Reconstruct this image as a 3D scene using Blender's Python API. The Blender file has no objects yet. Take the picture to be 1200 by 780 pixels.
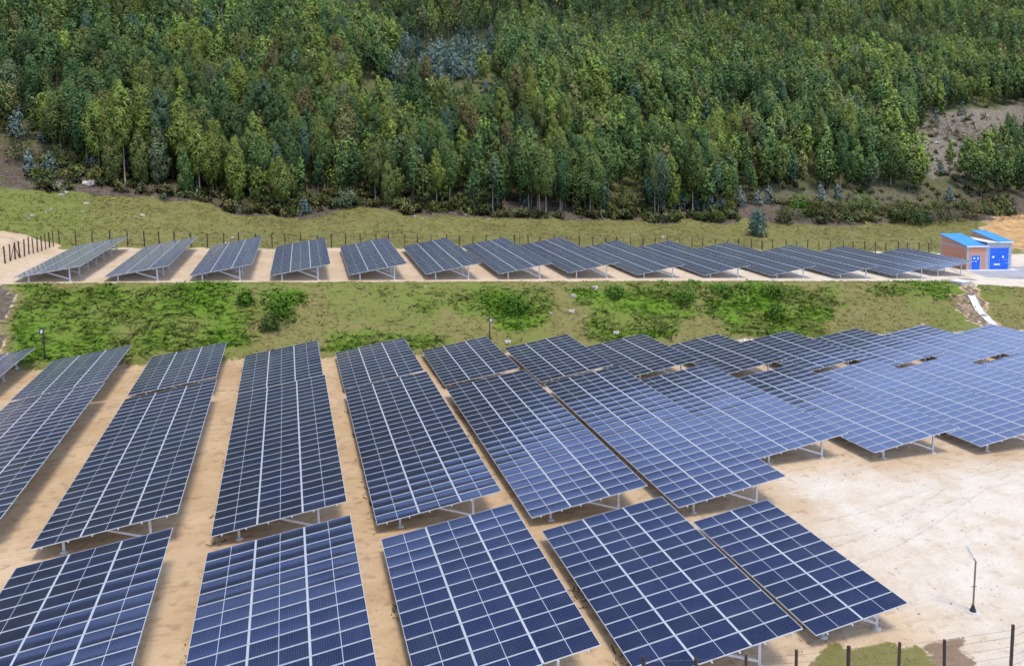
import bpy, math, random
import numpy as np
from mathutils import Matrix, Vector, Euler

S = bpy.context.scene
COL = S.collection
rnd = random.Random(7)
R = np.random.default_rng(11)

# ------------------------------------------------------------------ camera
CAM_H = 23.0567
FW = np.array([0.25688144, 0.96073526, -0.10487936])
RT = np.array([0.96554914, -0.25979429, -0.0148922])
UP = np.array([0.04155452, 0.09744064, 0.99437344])
FPX, PCX, PCY = 949.16, 591.263, 267.532        # focal length and principal point on a 1200 x 780 frame
cam = bpy.data.cameras.new('camera')
co = bpy.data.objects.new('camera', cam)
COL.objects.link(co)
co.matrix_world = Matrix(((RT[0], UP[0], -FW[0], 0), (RT[1], UP[1], -FW[1], 0), (RT[2], UP[2], -FW[2], CAM_H), (0, 0, 0, 1)))
cam.sensor_width = 36
cam.lens = FPX / 1200 * 36
cam.shift_x = (600 - PCX) / 1200
cam.shift_y = -(390 - PCY) / 1200
cam.clip_start = 0.5
cam.clip_end = 5000
S.camera = co

# ------------------------------------------------------------------ light
W = bpy.data.worlds.new('World'); S.world = W; W.use_nodes = True
nt = W.node_tree
bg = nt.nodes['Background']
sky = nt.nodes.new('ShaderNodeTexSky'); sky.sky_type = 'NISHITA'; sky.sun_disc = False
SUN_EL, SUN_AZ = math.radians(70), math.radians(165)      # azimuth clockwise from +Y
sky.sun_elevation = SUN_EL; sky.sun_rotation = SUN_AZ
sky.air_density = 1.0; sky.dust_density = 2.0; sky.ozone_density = 1.0
# broken bright cloud bank low over the ridge in front, bluer sky above it
_tc = nt.nodes.new('ShaderNodeTexCoord'); _sx = nt.nodes.new('ShaderNodeSeparateXYZ'); nt.links.new(_tc.outputs['Generated'], _sx.inputs[0])
_no = nt.nodes.new('ShaderNodeTexNoise'); _no.inputs['Scale'].default_value = 2.6; _no.inputs['Detail'].default_value = 5; nt.links.new(_tc.outputs['Generated'], _no.inputs['Vector'])
def _m(op, a, b):
    n_ = nt.nodes.new('ShaderNodeMath'); n_.operation = op
    for i_, v_ in enumerate((a, b)):
        if isinstance(v_, (int, float)): n_.inputs[i_].default_value = v_
        else: nt.links.new(v_, n_.inputs[i_])
    return n_.outputs[0]
_el = _m('ADD', _m('SUBTRACT', _sx.outputs[2], _m('MULTIPLY', _sx.outputs[0], .10)), _m('MULTIPLY', _m('SUBTRACT', _no.outputs['Fac'], .5), .22))
_mr = nt.nodes.new('ShaderNodeMapRange'); _mr.interpolation_type = 'SMOOTHSTEP'
nt.links.new(_el, _mr.inputs[0]); _mr.inputs[1].default_value = .38; _mr.inputs[2].default_value = .54; _mr.inputs[3].default_value = 1.0; _mr.inputs[4].default_value = .10
_mx = nt.nodes.new('ShaderNodeMix'); _mx.data_type = 'RGBA'
nt.links.new(_mr.outputs[0], _mx.inputs[0]); nt.links.new(sky.outputs[0], _mx.inputs[6]); _mx.inputs[7].default_value = (7.0, 9.2, 14.4, 1)
nt.links.new(_mx.outputs[2], bg.inputs[0]); bg.inputs[1].default_value = 0.105
sl = bpy.data.lights.new('sun', 'SUN'); sl.energy = 1.5; sl.angle = math.radians(15); sl.color = (1, 0.95, 0.87)
so = bpy.data.objects.new('sun', sl); COL.objects.link(so)
sd = Vector((math.sin(SUN_AZ) * math.cos(SUN_EL), math.cos(SUN_AZ) * math.cos(SUN_EL), math.sin(SUN_EL)))
so.rotation_euler = (-sd).to_track_quat('-Z', 'Y').to_euler()
so.location = (0, 0, 200)
S.view_settings.view_transform = 'Standard'; S.view_settings.look = 'None'
S.view_settings.exposure = 0.64; S.view_settings.gamma = 1
S.view_settings.use_curve_mapping = False
S.cycles.max_bounces = 5; S.cycles.diffuse_bounces = 2; S.cycles.glossy_bounces = 3
S.cycles.use_adaptive_sampling = True

# ------------------------------------------------------------------ scene helpers
def tag(o, label=None, cat=None, group=None, kind=None):
    if label: o['label'] = label
    if cat: o['category'] = cat
    if group: o['group'] = group
    if kind: o['kind'] = kind
    return o

def empty(name, loc, rz=0.0, label=None, cat=None, group=None):
    o = bpy.data.objects.new(name, None); o.empty_display_size = 0.3
    COL.objects.link(o); o.location = loc; o.rotation_euler = (0, 0, rz)
    return tag(o, label, cat, group)

class MB:
    """collects shapes, builds ONE mesh"""
    def __init__(s): s.v = []; s.f = []; s.m = []
    def add(s, vs, fs, mi=0):
        b = len(s.v); s.v += [tuple(v) for v in vs]
        s.f += [tuple(b + i for i in f) for f in fs]; s.m += [mi] * len(fs)
    def box(s, x0, y0, z0, x1, y1, z1, mi=0, M=None):
        vs = [Vector(p) for p in ((x0,y0,z0),(x1,y0,z0),(x1,y1,z0),(x0,y1,z0),(x0,y0,z1),(x1,y0,z1),(x1,y1,z1),(x0,y1,z1))]
        if M: vs = [M @ v for v in vs]
        s.add(vs, [(0,3,2,1),(4,5,6,7),(0,1,5,4),(1,2,6,5),(2,3,7,6),(3,0,4,7)], mi)
    def tube(s, pts, rad, n=6, mi=0, cap=True):
        pts = [Vector(p) for p in pts]
        if not hasattr(rad, '__len__'): rad = [rad] * len(pts)
        rings = []
        for i, p in enumerate(pts):
            d = (pts[min(i+1, len(pts)-1)] - pts[max(i-1, 0)]).normalized()
            a = d.cross(Vector((0, 0, 1)) if abs(d.z) < .9 else Vector((1, 0, 0))).normalized(); b = d.cross(a)
            rings.append([p + (a*math.cos(2*math.pi*k/n) + b*math.sin(2*math.pi*k/n)) * rad[i] for k in range(n)])
        vs = [v for r in rings for v in r]
        fs = [(i*n+k, i*n+(k+1) % n, (i+1)*n+(k+1) % n, (i+1)*n+k) for i in range(len(pts)-1) for k in range(n)]
        if cap: fs += [tuple(range(n)), tuple(range((len(pts)-1)*n, len(pts)*n))[::-1]]
        s.add(vs, fs, mi)
    def bar(s, p0, p1, w, h, mi=0):
        p0 = Vector(p0); p1 = Vector(p1); d = (p1-p0).normalized()
        a = d.cross(Vector((0, 0, 1)) if abs(d.z) < .98 else Vector((0, 1, 0))).normalized(); b = a.cross(d)
        vs = [p + a*w/2*i + b*h/2*j for p in (p0, p1) for i, j in ((-1,-1),(1,-1),(1,1),(-1,1))]
        s.add(vs, [(0,1,2,3),(7,6,5,4),(0,4,5,1),(1,5,6,2),(2,6,7,3),(3,7,4,0)], mi)
    def mesh(s, name, mats, smooth=False):
        me = bpy.data.meshes.new(name); me.from_pydata(s.v, [], s.f)
        for m in (mats if isinstance(mats, (list, tuple)) else [mats]): me.materials.append(m)
        me.polygons.foreach_set('material_index', s.m)
        if smooth: me.polygons.foreach_set('use_smooth', [True]*len(s.f))
        me.update(); return me
    def build(s, name, mats, parent=None, smooth=False, loc=(0,0,0), rot=(0,0,0)):
        return place(name, s.mesh(name, mats, smooth), parent, loc, rot)

def place(name, me, parent=None, loc=(0,0,0), rot=(0,0,0), scale=(1,1,1)):
    o = bpy.data.objects.new(name, me); COL.objects.link(o)
    o.parent = parent; o.location = loc; o.rotation_euler = rot; o.scale = scale
    return o

# ------------------------------------------------------------------ materials
def mat(name, color=(.5,.5,.5), rough=.7, metal=0.0):
    m = bpy.data.materials.new(name); m.use_nodes = True
    p = m.node_tree.nodes['Principled BSDF']
    p.inputs['Base Color'].default_value = (*color, 1); p.inputs['Roughness'].default_value = rough
    p.inputs['Metallic'].default_value = metal
    return m
class NT:
    def __init__(s, m): s.t = m.node_tree; s.p = s.t.nodes['Principled BSDF']
    def n(s, typ, **kw):
        x = s.t.nodes.new(typ)
        for k, v in kw.items():
            if k == 'ins':
                for a, b in v.items():
                    if hasattr(b, 'node') or isinstance(b, bpy.types.NodeSocket): s.t.links.new(b, x.inputs[a])
                    else: x.inputs[a].default_value = b
            else: setattr(x, k, v)
        return x
    def l(s, a, b): s.t.links.new(a, b)
    def math(s, op, a, b=0.0, c=None, clamp=False):
        d = {0: a, 1: b}
        if c is not None: d[2] = c
        return s.n('ShaderNodeMath', operation=op, use_clamp=clamp, ins=d).outputs[0]
    def mix(s, f, a, b, mode='MIX'):
        x = s.n('ShaderNodeMix', data_type='RGBA', blend_type=mode)
        for i, v in ((0, f), (6, a), (7, b)):
            if isinstance(v, bpy.types.NodeSocket): s.l(v, x.inputs[i])
            elif i == 0: x.inputs[0].default_value = v
            else: x.inputs[i].default_value = (*v, 1)
        return x.outputs[2]
    def noise(s, scale, detail=4, vec=None, rough=.55):
        x = s.n('ShaderNodeTexNoise', ins={'Scale': scale, 'Detail': detail, 'Roughness': rough})
        if vec is not None: s.l(vec, x.inputs['Vector'])
        return x.outputs['Fac']
    def ramp(s, f, lo, hi):
        return s.n('ShaderNodeMapRange', interpolation_type='SMOOTHSTEP', ins={0: f, 1: lo, 2: hi}).outputs[0]

def noisy(name, c1, c2, scale=3.0, rough=.8, metal=0.0, bump=0.0, obj=True):
    m = mat(name, c1, rough, metal); N = NT(m)
    tc = N.n('ShaderNodeTexCoord').outputs['Object' if obj else 'Generated']
    f = N.ramp(N.noise(scale, 5, tc), .35, .65)
    N.l(N.mix(f, c1, c2), N.p.inputs['Base Color'])
    if bump:
        b = N.n('ShaderNodeBump', ins={'Strength': bump, 'Distance': .05, 'Height': N.noise(scale*4, 4, tc)})
        N.l(b.outputs[0], N.p.inputs['Normal'])
    return m

M_ALU = noisy('aluminium', (.62,.64,.66), (.54,.56,.59), 2.0, .45, .2)
M_GALV = noisy('galvanised_steel', (.52,.53,.54), (.62,.63,.64), 6.0, .5, .3)
M_BACK = mat('panel_backsheet', (.55,.55,.56), .7)
M_CONC = noisy('concrete', (.5,.47,.42), (.62,.59,.54), 3.0, .9)
M_POST = noisy('dark_rusted_steel', (.030,.022,.018), (.055,.034,.025), 5.0, .75)
M_WIRE = mat('fence_wire', (.10,.09,.085), .6, .5)
M_BLACK = mat('black_paint', (.018,.018,.02), .5)
M_WHITE = noisy('white_paint', (.78,.78,.76), (.7,.7,.68), 4.0, .6)
M_BLUE = noisy('blue_door_paint', (.006,.105,.62), (.010,.13,.68), 1.2, .45)
M_ROOF = noisy('blue_roof_sheet', (.03,.29,.76), (.042,.34,.80), .8, .4)
M_LAMP = mat('lamp_lens', (.42,.42,.40), .3)

def glass_material():
    m = mat('solar_glass', (.012,.016,.05), .1); N = NT(m); p = N.p
    uv = N.n('ShaderNodeUVMap', uv_map='UVMap').outputs[0]
    sp = N.n('ShaderNodeSeparateXYZ', ins={0: uv})
    u, v = sp.outputs[0], sp.outputs[1]
    oi = N.n('ShaderNodeObjectInfo').outputs['Random']
    def line(c, n, w):          # a thin line at every 1/n of coordinate c, width w in the same unit
        fr = N.math('FRACT', N.math('MULTIPLY', c, n))
        d = N.math('MINIMUM', fr, N.math('SUBTRACT', 1.0, fr))
        return N.math('LESS_THAN', d, w*n/2)
    g = N.math('MAXIMUM', line(u, 24, .0021), line(v, 6, .0046))
    mid = N.math('LESS_THAN', N.math('ABSOLUTE', N.math('SUBTRACT', u, .5)), .0068)
    cell = N.mix(oi, (.0035,.0055,.020), (.007,.011,.044))
    c = N.mix(N.math('MULTIPLY', g, .46), cell, (.30,.33,.42))
    c = N.mix(N.math('MULTIPLY', mid, .8), c, (.55,.58,.63))
    geo = N.n('ShaderNodeNewGeometry')
    du = N.ramp(N.noise(.7, 4, geo.outputs['Position']), .3, .8)
    c = N.mix(N.math('MULTIPLY_ADD', du, .035, .002), c, (.42,.42,.45))
    N.l(c, p.inputs['Base Color'])
    p.inputs['IOR'].default_value = 1.75
    p.inputs['Specular Tint'].default_value = (.26,.44,1.0,1)
    p.inputs['Roughness'].default_value = .09
    p.inputs['Sheen Weight'].default_value = .29; p.inputs['Sheen Roughness'].default_value = .28
    p.inputs['Sheen Tint'].default_value = (.8,.82,.9,1)
    return m
M_GLASS = glass_material()

def leaf_material(name):
    m = mat(name, (.05,.07,.03), .6); N = NT(m)
    a = N.n('ShaderNodeAttribute', attribute_name='tint').outputs['Color']
    oi = N.n('ShaderNodeObjectInfo').outputs['Random']
    h = N.n('ShaderNodeHueSaturation', ins={'Hue': N.math('ADD', .488, N.math('MULTIPLY', oi, .024)),
            'Value': N.math('ADD', .8, N.math('MULTIPLY', oi, .4)), 'Color': a})
    N.l(h.outputs[0], N.p.inputs['Base Color'])
    nv = N.n('ShaderNodeAttribute', attribute_name='nrm').outputs['Vector']
    vt = N.n('ShaderNodeVectorTransform', vector_type='NORMAL', convert_from='OBJECT', convert_to='WORLD', ins={0: nv})
    N.l(vt.outputs[0], N.p.inputs['Normal'])
    N.p.inputs['Specular IOR Level'].default_value = .15
    tr = N.n('ShaderNodeBsdfTranslucent', ins={0: h.outputs[0]})
    mx = N.n('ShaderNodeMixShader', ins={0: .12, 1: N.p.outputs[0], 2: tr.outputs[0]})
    N.l(mx.outputs[0], N.t.nodes['Material Output'].inputs[0])
    return m
M_LEAF = leaf_material('foliage')
M_TRUNK = noisy('eucalyptus_bark', (.30,.25,.20), (.17,.13,.10), 2.0, .85)
M_WOOD = noisy('bleached_wood', (.40,.35,.31), (.26,.21,.18), 2.5, .85)
M_ROCK = noisy('pale_rock', (.56,.51,.44), (.36,.31,.25), 3.2, .9, bump=.6)

# ------------------------------------------------------------------ terrain
# solar tables: row, x and y and z of the low front corner, modules along the row, modules across
TABLES = [
 ('A', -12.78, 27.60, 4.00, 13, 3), ('A', -4.45, 26.98, 3.79, 13, 3), ('A', 3.76, 26.51, 3.48, 13, 3), ('A', 11.97, 25.89, 3.04, 13, 3), ('A', 20.22, 27.05, 2.72, 11, 2),
 ('B', -21.42, 44.29, 3.71, 26, 3), ('B', -12.85, 42.27, 3.75, 26, 3), ('B', -4.48, 41.49, 3.58, 26, 3), ('B', 3.78, 41.03, 3.26, 26, 3), ('B', 11.96, 40.05, 2.94, 26, 3),
 ('B', 20.15, 39.05, 2.85, 26, 3), ('B', 28.47, 44.40, 2.61, 20, 3, -.013), ('B', 36.5, 43.35, 2.48, 20, 3, -.03), ('B', 44.52, 42.80, 2.18, 20, 3, -.02),
 ('B', 52.55, 42.30, 1.98, 20, 3, -.02), ('B', 60.6, 41.80, 1.78, 20, 3, -.02), ('B', 68.6, 41.30, 1.55, 20, 3, -.02),
 ('C', -30.0, 70.2, 3.85, 13, 3), ('C', -21.56, 69.17, 3.69, 13, 3), ('C', -13.05, 68.59, 3.46, 13, 3), ('C', -4.58, 67.03, 3.29, 13, 3), ('C', 3.84, 67.09, 2.89, 13, 3), ('C', 12.33, 67.07, 2.36, 13, 3),
 ('C', 20.60, 65.8, 2.27, 13, 3), ('C', 28.47, 64.5, 2.36, 13, 3, -.03), ('C', 36.55, 63.1, 2.16, 13, 3, -.04), ('C', 44.55, 62.4, 1.88, 13, 3, -.027), ('C', 52.57, 61.7, 1.73, 13, 3, -.027),
 ('C', 60.57, 60.9, 1.65, 13, 3, -.025), ('C', 68.57, 59.5, 1.45, 13, 3, -.025), ('C', 76.6, 58.5, 1.2, 13, 3, -.025),
 ('D', -28.51, 95.38, 9.62, 26, 3), ('D', -19.70, 95.21, 9.20, 26, 3), ('D', -10.97, 94.86, 8.90, 26, 3), ('D', -2.36, 94.51, 8.51, 25, 3), ('D', 6.45, 94.32, 8.13, 25, 3), ('D', 15.39, 94.21, 7.73, 25, 3), ('D', 24.40, 94.18, 7.24, 26, 3),
 ('D', 33.41, 94.46, 6.82, 26, 3), ('D', 42.65, 94.52, 6.03, 25, 3), ('D', 52.16, 94.46, 5.45, 26, 3), ('D', 61.89, 94.03, 4.92, 25, 3), ('D', 71.56, 93.59, 4.45, 22, 3), ('D', 80.87, 93.65, 3.97, 21, 3), ('D', 89.71, 95.67, 3.81, 15, 3)]
TW = 6.9
LOWH = {'A': .72, 'B': .72, 'C': .72, 'D': .62}
PITCH = {'A': .957, 'B': .940, 'C': .945, 'D': .950}
TILT = {'A': math.radians(8.06), 'B': math.radians(8.06), 'C': math.radians(8.06), 'D': math.radians(8.48)}

def low_poly(x, y):
    x = np.clip(x, -40, 90); y = np.clip(y, 22, 84); v = y - 50
    return 2.6721 - .0318*x - .009*x*x/100 - .0107*v - .0244*v*x/100 - .2033*v*v/1000
_pts = []
for r_, X_, Y_, Z_, n_, w_, *sl_ in TABLES:
    if r_ != 'D':
        L_ = n_ * PITCH[r_]
        for k_ in range(0, 4 if n_ < 20 else 7):
            yy = Y_ + L_ * k_ / (3 if n_ < 20 else 6)
            for xx in (X_ + 1, X_ + 5): _pts.append((xx, yy, Z_ + (sl_[0] if sl_ else 0)*(yy - Y_) - LOWH[r_] - .036*(xx - X_)*.6 - float(low_poly(np.float64(xx), np.float64(yy)))))
_pts = np.array(_pts)
def _res(x, y):
    sh = np.shape(x); x = np.ravel(x); y = np.ravel(y); out = np.empty(x.size)
    for a in range(0, x.size, 20000):
        d2 = (x[a:a+20000, None] - _pts[None, :, 0])**2 + (y[a:a+20000, None] - _pts[None, :, 1])**2
        w = np.exp(-d2 / 42.0); out[a:a+20000] = (w @ _pts[:, 2]) / (w.sum(1) + .12)
    return out.reshape(sh)
def vnoise(x, y, s, seed=0):
    x = np.asarray(x, float)/s + seed*17.3; y = np.asarray(y, float)/s + seed*9.1
    xi = np.floor(x); yi = np.floor(y); fx = x-xi; fy = y-yi
    fx = fx*fx*(3-2*fx); fy = fy*fy*(3-2*fy)
    def h(a, b):
        t = np.sin(a*127.1 + b*311.7 + seed*74.7) * 43758.5453; return t - np.floor(t)
    return (h(xi, yi)*(1-fx) + h(xi+1, yi)*fx)*(1-fy) + (h(xi, yi+1)*(1-fx) + h(xi+1, yi+1)*fx)*fy - .5
RX = [-60, -44, -37, -30, -19, -8, 0, 5, 12, 25, 40, 68, 94, 123, 160, 200]
RZ = [9.0, 8.5, 7.2, 6.4, 5.2, 3.0, 1.8, 2.6, 4.0, 3.0, 2.3, 2.5, 3.3, 3.0, 5.5, 6.0]
def toe_y(x): return np.interp(x, [-60, -24, 0, 75, 97, 130], [82.3, 81.2, 79.6, 77.4, 75.5, 74])
def lip_y(x): return np.interp(x, [-60, -28, 25, 86, 92, 97, 130], [95.2, 94.2, 92.2, 91.0, 88.6, 86.5, 84.5])
EDGE = 145.0
def ground(x, y):
    x = np.asarray(x, float); y = np.asarray(y, float)
    lo = low_poly(x, y) + np.where(y < 90, _res(x, y), 0)
    xc = np.clip(x, -60, 170)
    hi = 7.83 - .0486*xc - .0059*xc*xc/100 + .0188*(np.clip(y, 60, 145) - 100)
    t = np.clip((y - toe_y(x)) / (lip_y(x) - toe_y(x)), 0, 1)
    t = .75*t + .25*t*t*(3-2*t)
    z = lo*(1-t) + hi*t
    bank = np.clip(4*t*(1-t)*1.3, 0, 1)
    z = z + bank*(vnoise(x, y, 2.2, 1)*.45 + vnoise(x, y, .9, 2)*.28 + vnoise(x, y, 6.5, 3)*.7)
    b = np.clip((y - 121.0)/24, 0, 1)
    z = z + np.interp(x, RX, RZ)*b**1.15
    gr = np.clip((y-121.5)/3, 0, 1)
    z = z + gr*(vnoise(x, y, 1.6, 4)*.22 + vnoise(x, y, 7, 5)*.45)
    h = np.maximum(y - EDGE, 0)
    hill = .30*h + .16*np.clip(h-12, 0, 60)*.9 + .40*np.maximum(h-190, 0)
    hill = np.where(h > 470, hill - .66*(h-470), hill)
    z = z + hill + np.clip(h/25, 0, 1)*(vnoise(x, y, 28, 6)*6 + vnoise(x, y, 9, 7)*1.6) + np.clip(h/6, 0, 1)*vnoise(x, y, 2.5, 8)*.5
    z = z + np.clip(h/200, 0, 1)*vnoise(x, y, 110, 9)*26
    mnd = np.clip((-29.6 - x)/5.5, 0, 1); mnd = mnd*mnd*(3-2*mnd)*np.clip((y-93.5)/7, 0, 1)*np.clip((124-y)/3.5, 0, 1)*np.clip((x+75)/15, 0, 1)
    return z + mnd*(2.3 + vnoise(x, y, 2.5, 12)*.8 + vnoise(x, y, .9, 13)*.35)
def gz(x, y): return float(ground(np.array([x]), np.array([y]))[0])
def ray(px, py):
    d = FW + (px-PCX)/FPX*RT - (py-PCY)/FPX*UP
    return d/d[1]
def project(x, y, z):
    d = np.stack([x, y, np.asarray(z)-CAM_H], -1); w = d @ FW
    return PCX + FPX*(d @ RT)/w, PCY - FPX*(d @ UP)/w, w
def gp(px, py, y0=18.0, y1=420.0):
    """the point of the ground seen at a place of the photo"""
    d = ray(px, py); Y = np.arange(y0, y1, .12)
    P = d[None, :]*Y[:, None]; zz = ground(P[:, 0], P[:, 1])
    k = np.argmax(P[:, 2] + CAM_H < zz)
    return Vector((P[k, 0], P[k, 1], zz[k]))

def in_poly(px, py, poly):
    c = np.zeros(np.shape(px), bool); n = len(poly)
    for i in range(n):
        x0, y0 = poly[i]; x1, y1 = poly[(i+1) % n]
        k = ((y0 > py) != (y1 > py)) & (px < (x1-x0)*(py-y0)/((y1-y0) or 1e-9) + x0)
        c ^= k
    return c

def litter_w(x, y): return np.clip((y - (EDGE - 2.0) + vnoise(x, y, 6, 21)*6.5 + vnoise(x, y, 1.7, 22)*2.6)/1.2, 0, 1)
def grass_w(x, y):
    t = (y - toe_y(x)) / (lip_y(x) - toe_y(x))
    n = vnoise(x, y, 1.5, 23)*.10
    bank = np.clip((t + n + .02)*10, 0, 1)*np.clip((1.10 - t - n*.8)*14, 0, 1)
    slope = np.clip((y - 120.6 + vnoise(x, y, 2, 24)*2)/1.0, 0, 1)
    return np.maximum(bank, slope)

def axis(spans):
    out = [spans[0][0]]
    for a, b, st in spans: out += list(np.linspace(a, b, max(2, int(round((b-a)/st))+1))[1:])
    return np.array(out)
GXs = axis([(-900,-200,50), (-200,-62,6), (-62,112,.8), (112,200,2.2), (200,330,6), (330,1200,50)])
GYs = axis([(-600,0,60), (0,18,3), (18,32,.45), (32,76,.9), (76,97,.42), (97,121,1.0), (121,150,.6), (150,200,1.6), (200,330,3.5), (330,640,12), (640,1500,60)])
gx, gy = np.meshgrid(GXs, GYs)
gzz = ground(gx, gy)
nx, ny = len(GXs), len(GYs)
def grid_mesh(name, V, quads, m, smooth=True):
    me = bpy.data.meshes.new(name)
    me.vertices.add(len(V)); me.vertices.foreach_set('co', V.astype(np.float32).ravel())
    me.loops.add(quads.size); me.loops.foreach_set('vertex_index', quads.astype(np.int32).ravel())
    k = quads.shape[1]
    me.polygons.add(len(quads)); me.polygons.foreach_set('loop_start', np.arange(0, quads.size, k, dtype=np.int32))
    me.polygons.foreach_set('use_smooth', np.full(len(quads), smooth))
    me.materials.append(m); me.update(); me.validate(); return me
def set_attr(me, name, rgb):
    a = me.color_attributes.new(name, 'FLOAT_COLOR', 'POINT')
    a.data.foreach_set('color', np.concatenate([rgb, np.ones((len(rgb), 1))], 1).astype(np.float32).ravel())

def ground_material():
    m = mat('ground', (.5,.4,.3), .95); N = NT(m)
    N.p.inputs['Specular IOR Level'].default_value = .15
    pos = N.n('ShaderNodeNewGeometry').outputs['Position']
    z1 = N.n('ShaderNodeSeparateColor', ins={0: N.n('ShaderNodeAttribute', attribute_name='zone').outputs['Color']})
    z2 = N.n('ShaderNodeSeparateColor', ins={0: N.n('ShaderNodeAttribute', attribute_name='zone_b').outputs['Color']})
    grass, litter, pale = z1.outputs[0], z1.outputs[1], z1.outputs[2]
    green, damp, tan = z2.outputs[0], z2.outputs[1], z2.outputs[2]
    fell = N.n('ShaderNodeAttribute', attribute_name='felled').outputs['Fac']
    n1 = N.noise(.22, 5, pos); n2 = N.noise(1.6, 5, pos); n3 = N.noise(7.0, 4, pos, .7); n4 = N.noise(.55, 6, pos, .65)
    brk = N.math('ADD', N.math('MULTIPLY', N.math('SUBTRACT', n2, .5), 1.1), N.math('MULTIPLY', N.math('SUBTRACT', n3, .5), .8))
    grass = N.ramp(N.math('ADD', grass, brk), .36, .62); litter = N.ramp(N.math('ADD', litter, brk), .36, .62); damp = N.ramp(N.math('ADD', damp, brk), .34, .66)
    d = N.mix(N.ramp(n1, .35, .65), (.52,.355,.20), (.62,.45,.275))
    p_ = N.mix(N.ramp(n4, .34, .62), (.62,.505,.375), (.70,.61,.49))
    p_ = N.mix(N.math('MULTIPLY', N.ramp(n1, .45, .62), .6), p_, (.73,.655,.55))
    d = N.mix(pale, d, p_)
    d = N.mix(N.math('MULTIPLY', N.math('SUBTRACT', N.ramp(n2, .50, .70), N.math('MULTIPLY', pale, .55), None, True), .62), d, (.35,.225,.135))
    n5 = N.noise(22.0, 3, pos, .6)
    d = N.mix(N.math('MULTIPLY', N.ramp(n3, .62, .72), .45), d, (.24,.155,.10))
    d = N.mix(N.math('MULTIPLY', N.ramp(n5, .66, .72), .5), d, (.17,.115,.08))
    d = N.mix(N.math('MULTIPLY', N.ramp(N.math('SUBTRACT', 1.0, n5), .66, .74), .4), d, (.70,.62,.52))
    mp = N.n('ShaderNodeMapping', ins={'Vector': pos, 'Rotation': (0,0,.5), 'Scale': (.25,1.6,1)})
    trk = N.noise(1.2, 3, mp.outputs[0])
    d = N.mix(N.math('MULTIPLY', N.ramp(trk, .58, .68), N.math('SUBTRACT', .30, N.math('MULTIPLY', pale, .24))), d, (.31,.21,.135))
    sx_ = N.n('ShaderNodeSeparateXYZ', ins={0: pos}); xx_, yq_ = sx_.outputs[0], sx_.outputs[1]
    def track(y0, amp, fr, ph, slope):
        cv = N.math('ADD', N.math('MULTIPLY', N.math('SINE', N.math('MULTIPLY_ADD', xx_, fr, ph)), amp), N.math('MULTIPLY_ADD', xx_, slope, y0))
        dd = N.math('ABSOLUTE', N.math('SUBTRACT', N.math('ABSOLUTE', N.math('SUBTRACT', yq_, cv)), .85))
        return N.math('SUBTRACT', 1.0, N.ramp(N.math('ADD', dd, N.math('MULTIPLY', N.math('SUBTRACT', n3, .5), .35)), .06, .24))
    tk = N.math('MAXIMUM', track(37.5, 1.6, .16, .4, .02), track(30.0, 2.2, .11, 2.0, .22))
    tk = N.math('MULTIPLY', tk, N.math('MULTIPLY', N.ramp(xx_, 20., 27.), N.ramp(n2, .3, .6)))
    d = N.mix(N.math('MULTIPLY', tk, .08), d, (.42,.30,.20))
    d = N.mix(N.math('MULTIPLY', damp, .8), d, (.17,.095,.05))
    d = N.mix(tan, d, N.mix(N.ramp(N.math('ADD', n3, N.math('SUBTRACT', n4, .5)), .35, .62), (.36,.215,.10), (.60,.375,.16)))
    go = N.mix(N.ramp(n2, .3, .7), (.230,.198,.072), (.182,.176,.050))
    go = N.mix(N.math('MULTIPLY', N.ramp(n4, .52, .7), .7), go, (.24,.18,.09))
    gg = N.mix(N.ramp(n2, .3, .7), (.076,.175,.009), (.140,.240,.018))
    g = N.mix(green, go, gg)
    g = N.mix(N.math('MULTIPLY', N.ramp(n3, .58, .72), .5), g, (.30,.25,.12))
    c = N.mix(grass, d, g)
    lt = N.mix(N.ramp(n2, .35, .65), (.098,.070,.054), (.165,.125,.10))
    lt = N.mix(N.math('MULTIPLY', N.ramp(n3, .56, .68), .5), lt, (.26,.205,.175))
    lt = N.mix(N.math('MULTIPLY', N.ramp(n4, .50, .62), .75), lt, (.10,.115,.035))
    yy_ = N.n('ShaderNodeSeparateXYZ', ins={0: pos}).outputs[1]
    lt = N.mix(N.math('MULTIPLY', N.ramp(yy_, 152., 172.), N.ramp(N.math('ADD', n4, N.math('MULTIPLY', n3, .4)), .52, .70)), lt, N.mix(N.ramp(n2, .35, .65), (.075,.100,.028), (.15,.155,.06)))
    lt = N.mix(N.math('MULTIPLY', fell, .75), lt, N.mix(N.ramp(N.math('ADD', n3, N.math('SUBTRACT', n2, .5)), .38, .62), (.15,.115,.095), (.36,.31,.27)))
    c = N.mix(litter, c, lt)
    far = N.n('ShaderNodeSeparateXYZ', ins={0: pos}).outputs[1]
    c = N.mix(N.ramp(far, 300., 340.), c, N.mix(N.ramp(N.noise(.15, 4, pos), .35, .65), (.022,.034,.014), (.05,.062,.028)))
    N.l(c, N.p.inputs['Base Color'])
    bh = N.math('SUBTRACT', N.math('ADD', N.math('MULTIPLY', n2, 1.0), N.math('MULTIPLY', n3, .35)), N.math('MULTIPLY', tk, .25))
    N.l(N.n('ShaderNodeBump', ins={'Strength': .8, 'Distance': .15, 'Height': bh}).outputs[0], N.p.inputs['Normal'])
    return m
M_GROUND = ground_material()
V = np.stack([gx.ravel(), gy.ravel(), gzz.ravel()], 1)
ii = (np.arange(ny-1)[:, None]*nx + np.arange(nx-1)[None, :]).ravel()
Q = np.stack([ii, ii+1, ii+nx+1, ii+nx], 1)
gme = grid_mesh('ground', V, Q, M_GROUND)
X, Y = V[:, 0], V[:, 1]
px, py, pw = project(X, Y, V[:, 2])
infr = (pw > 1)
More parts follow.
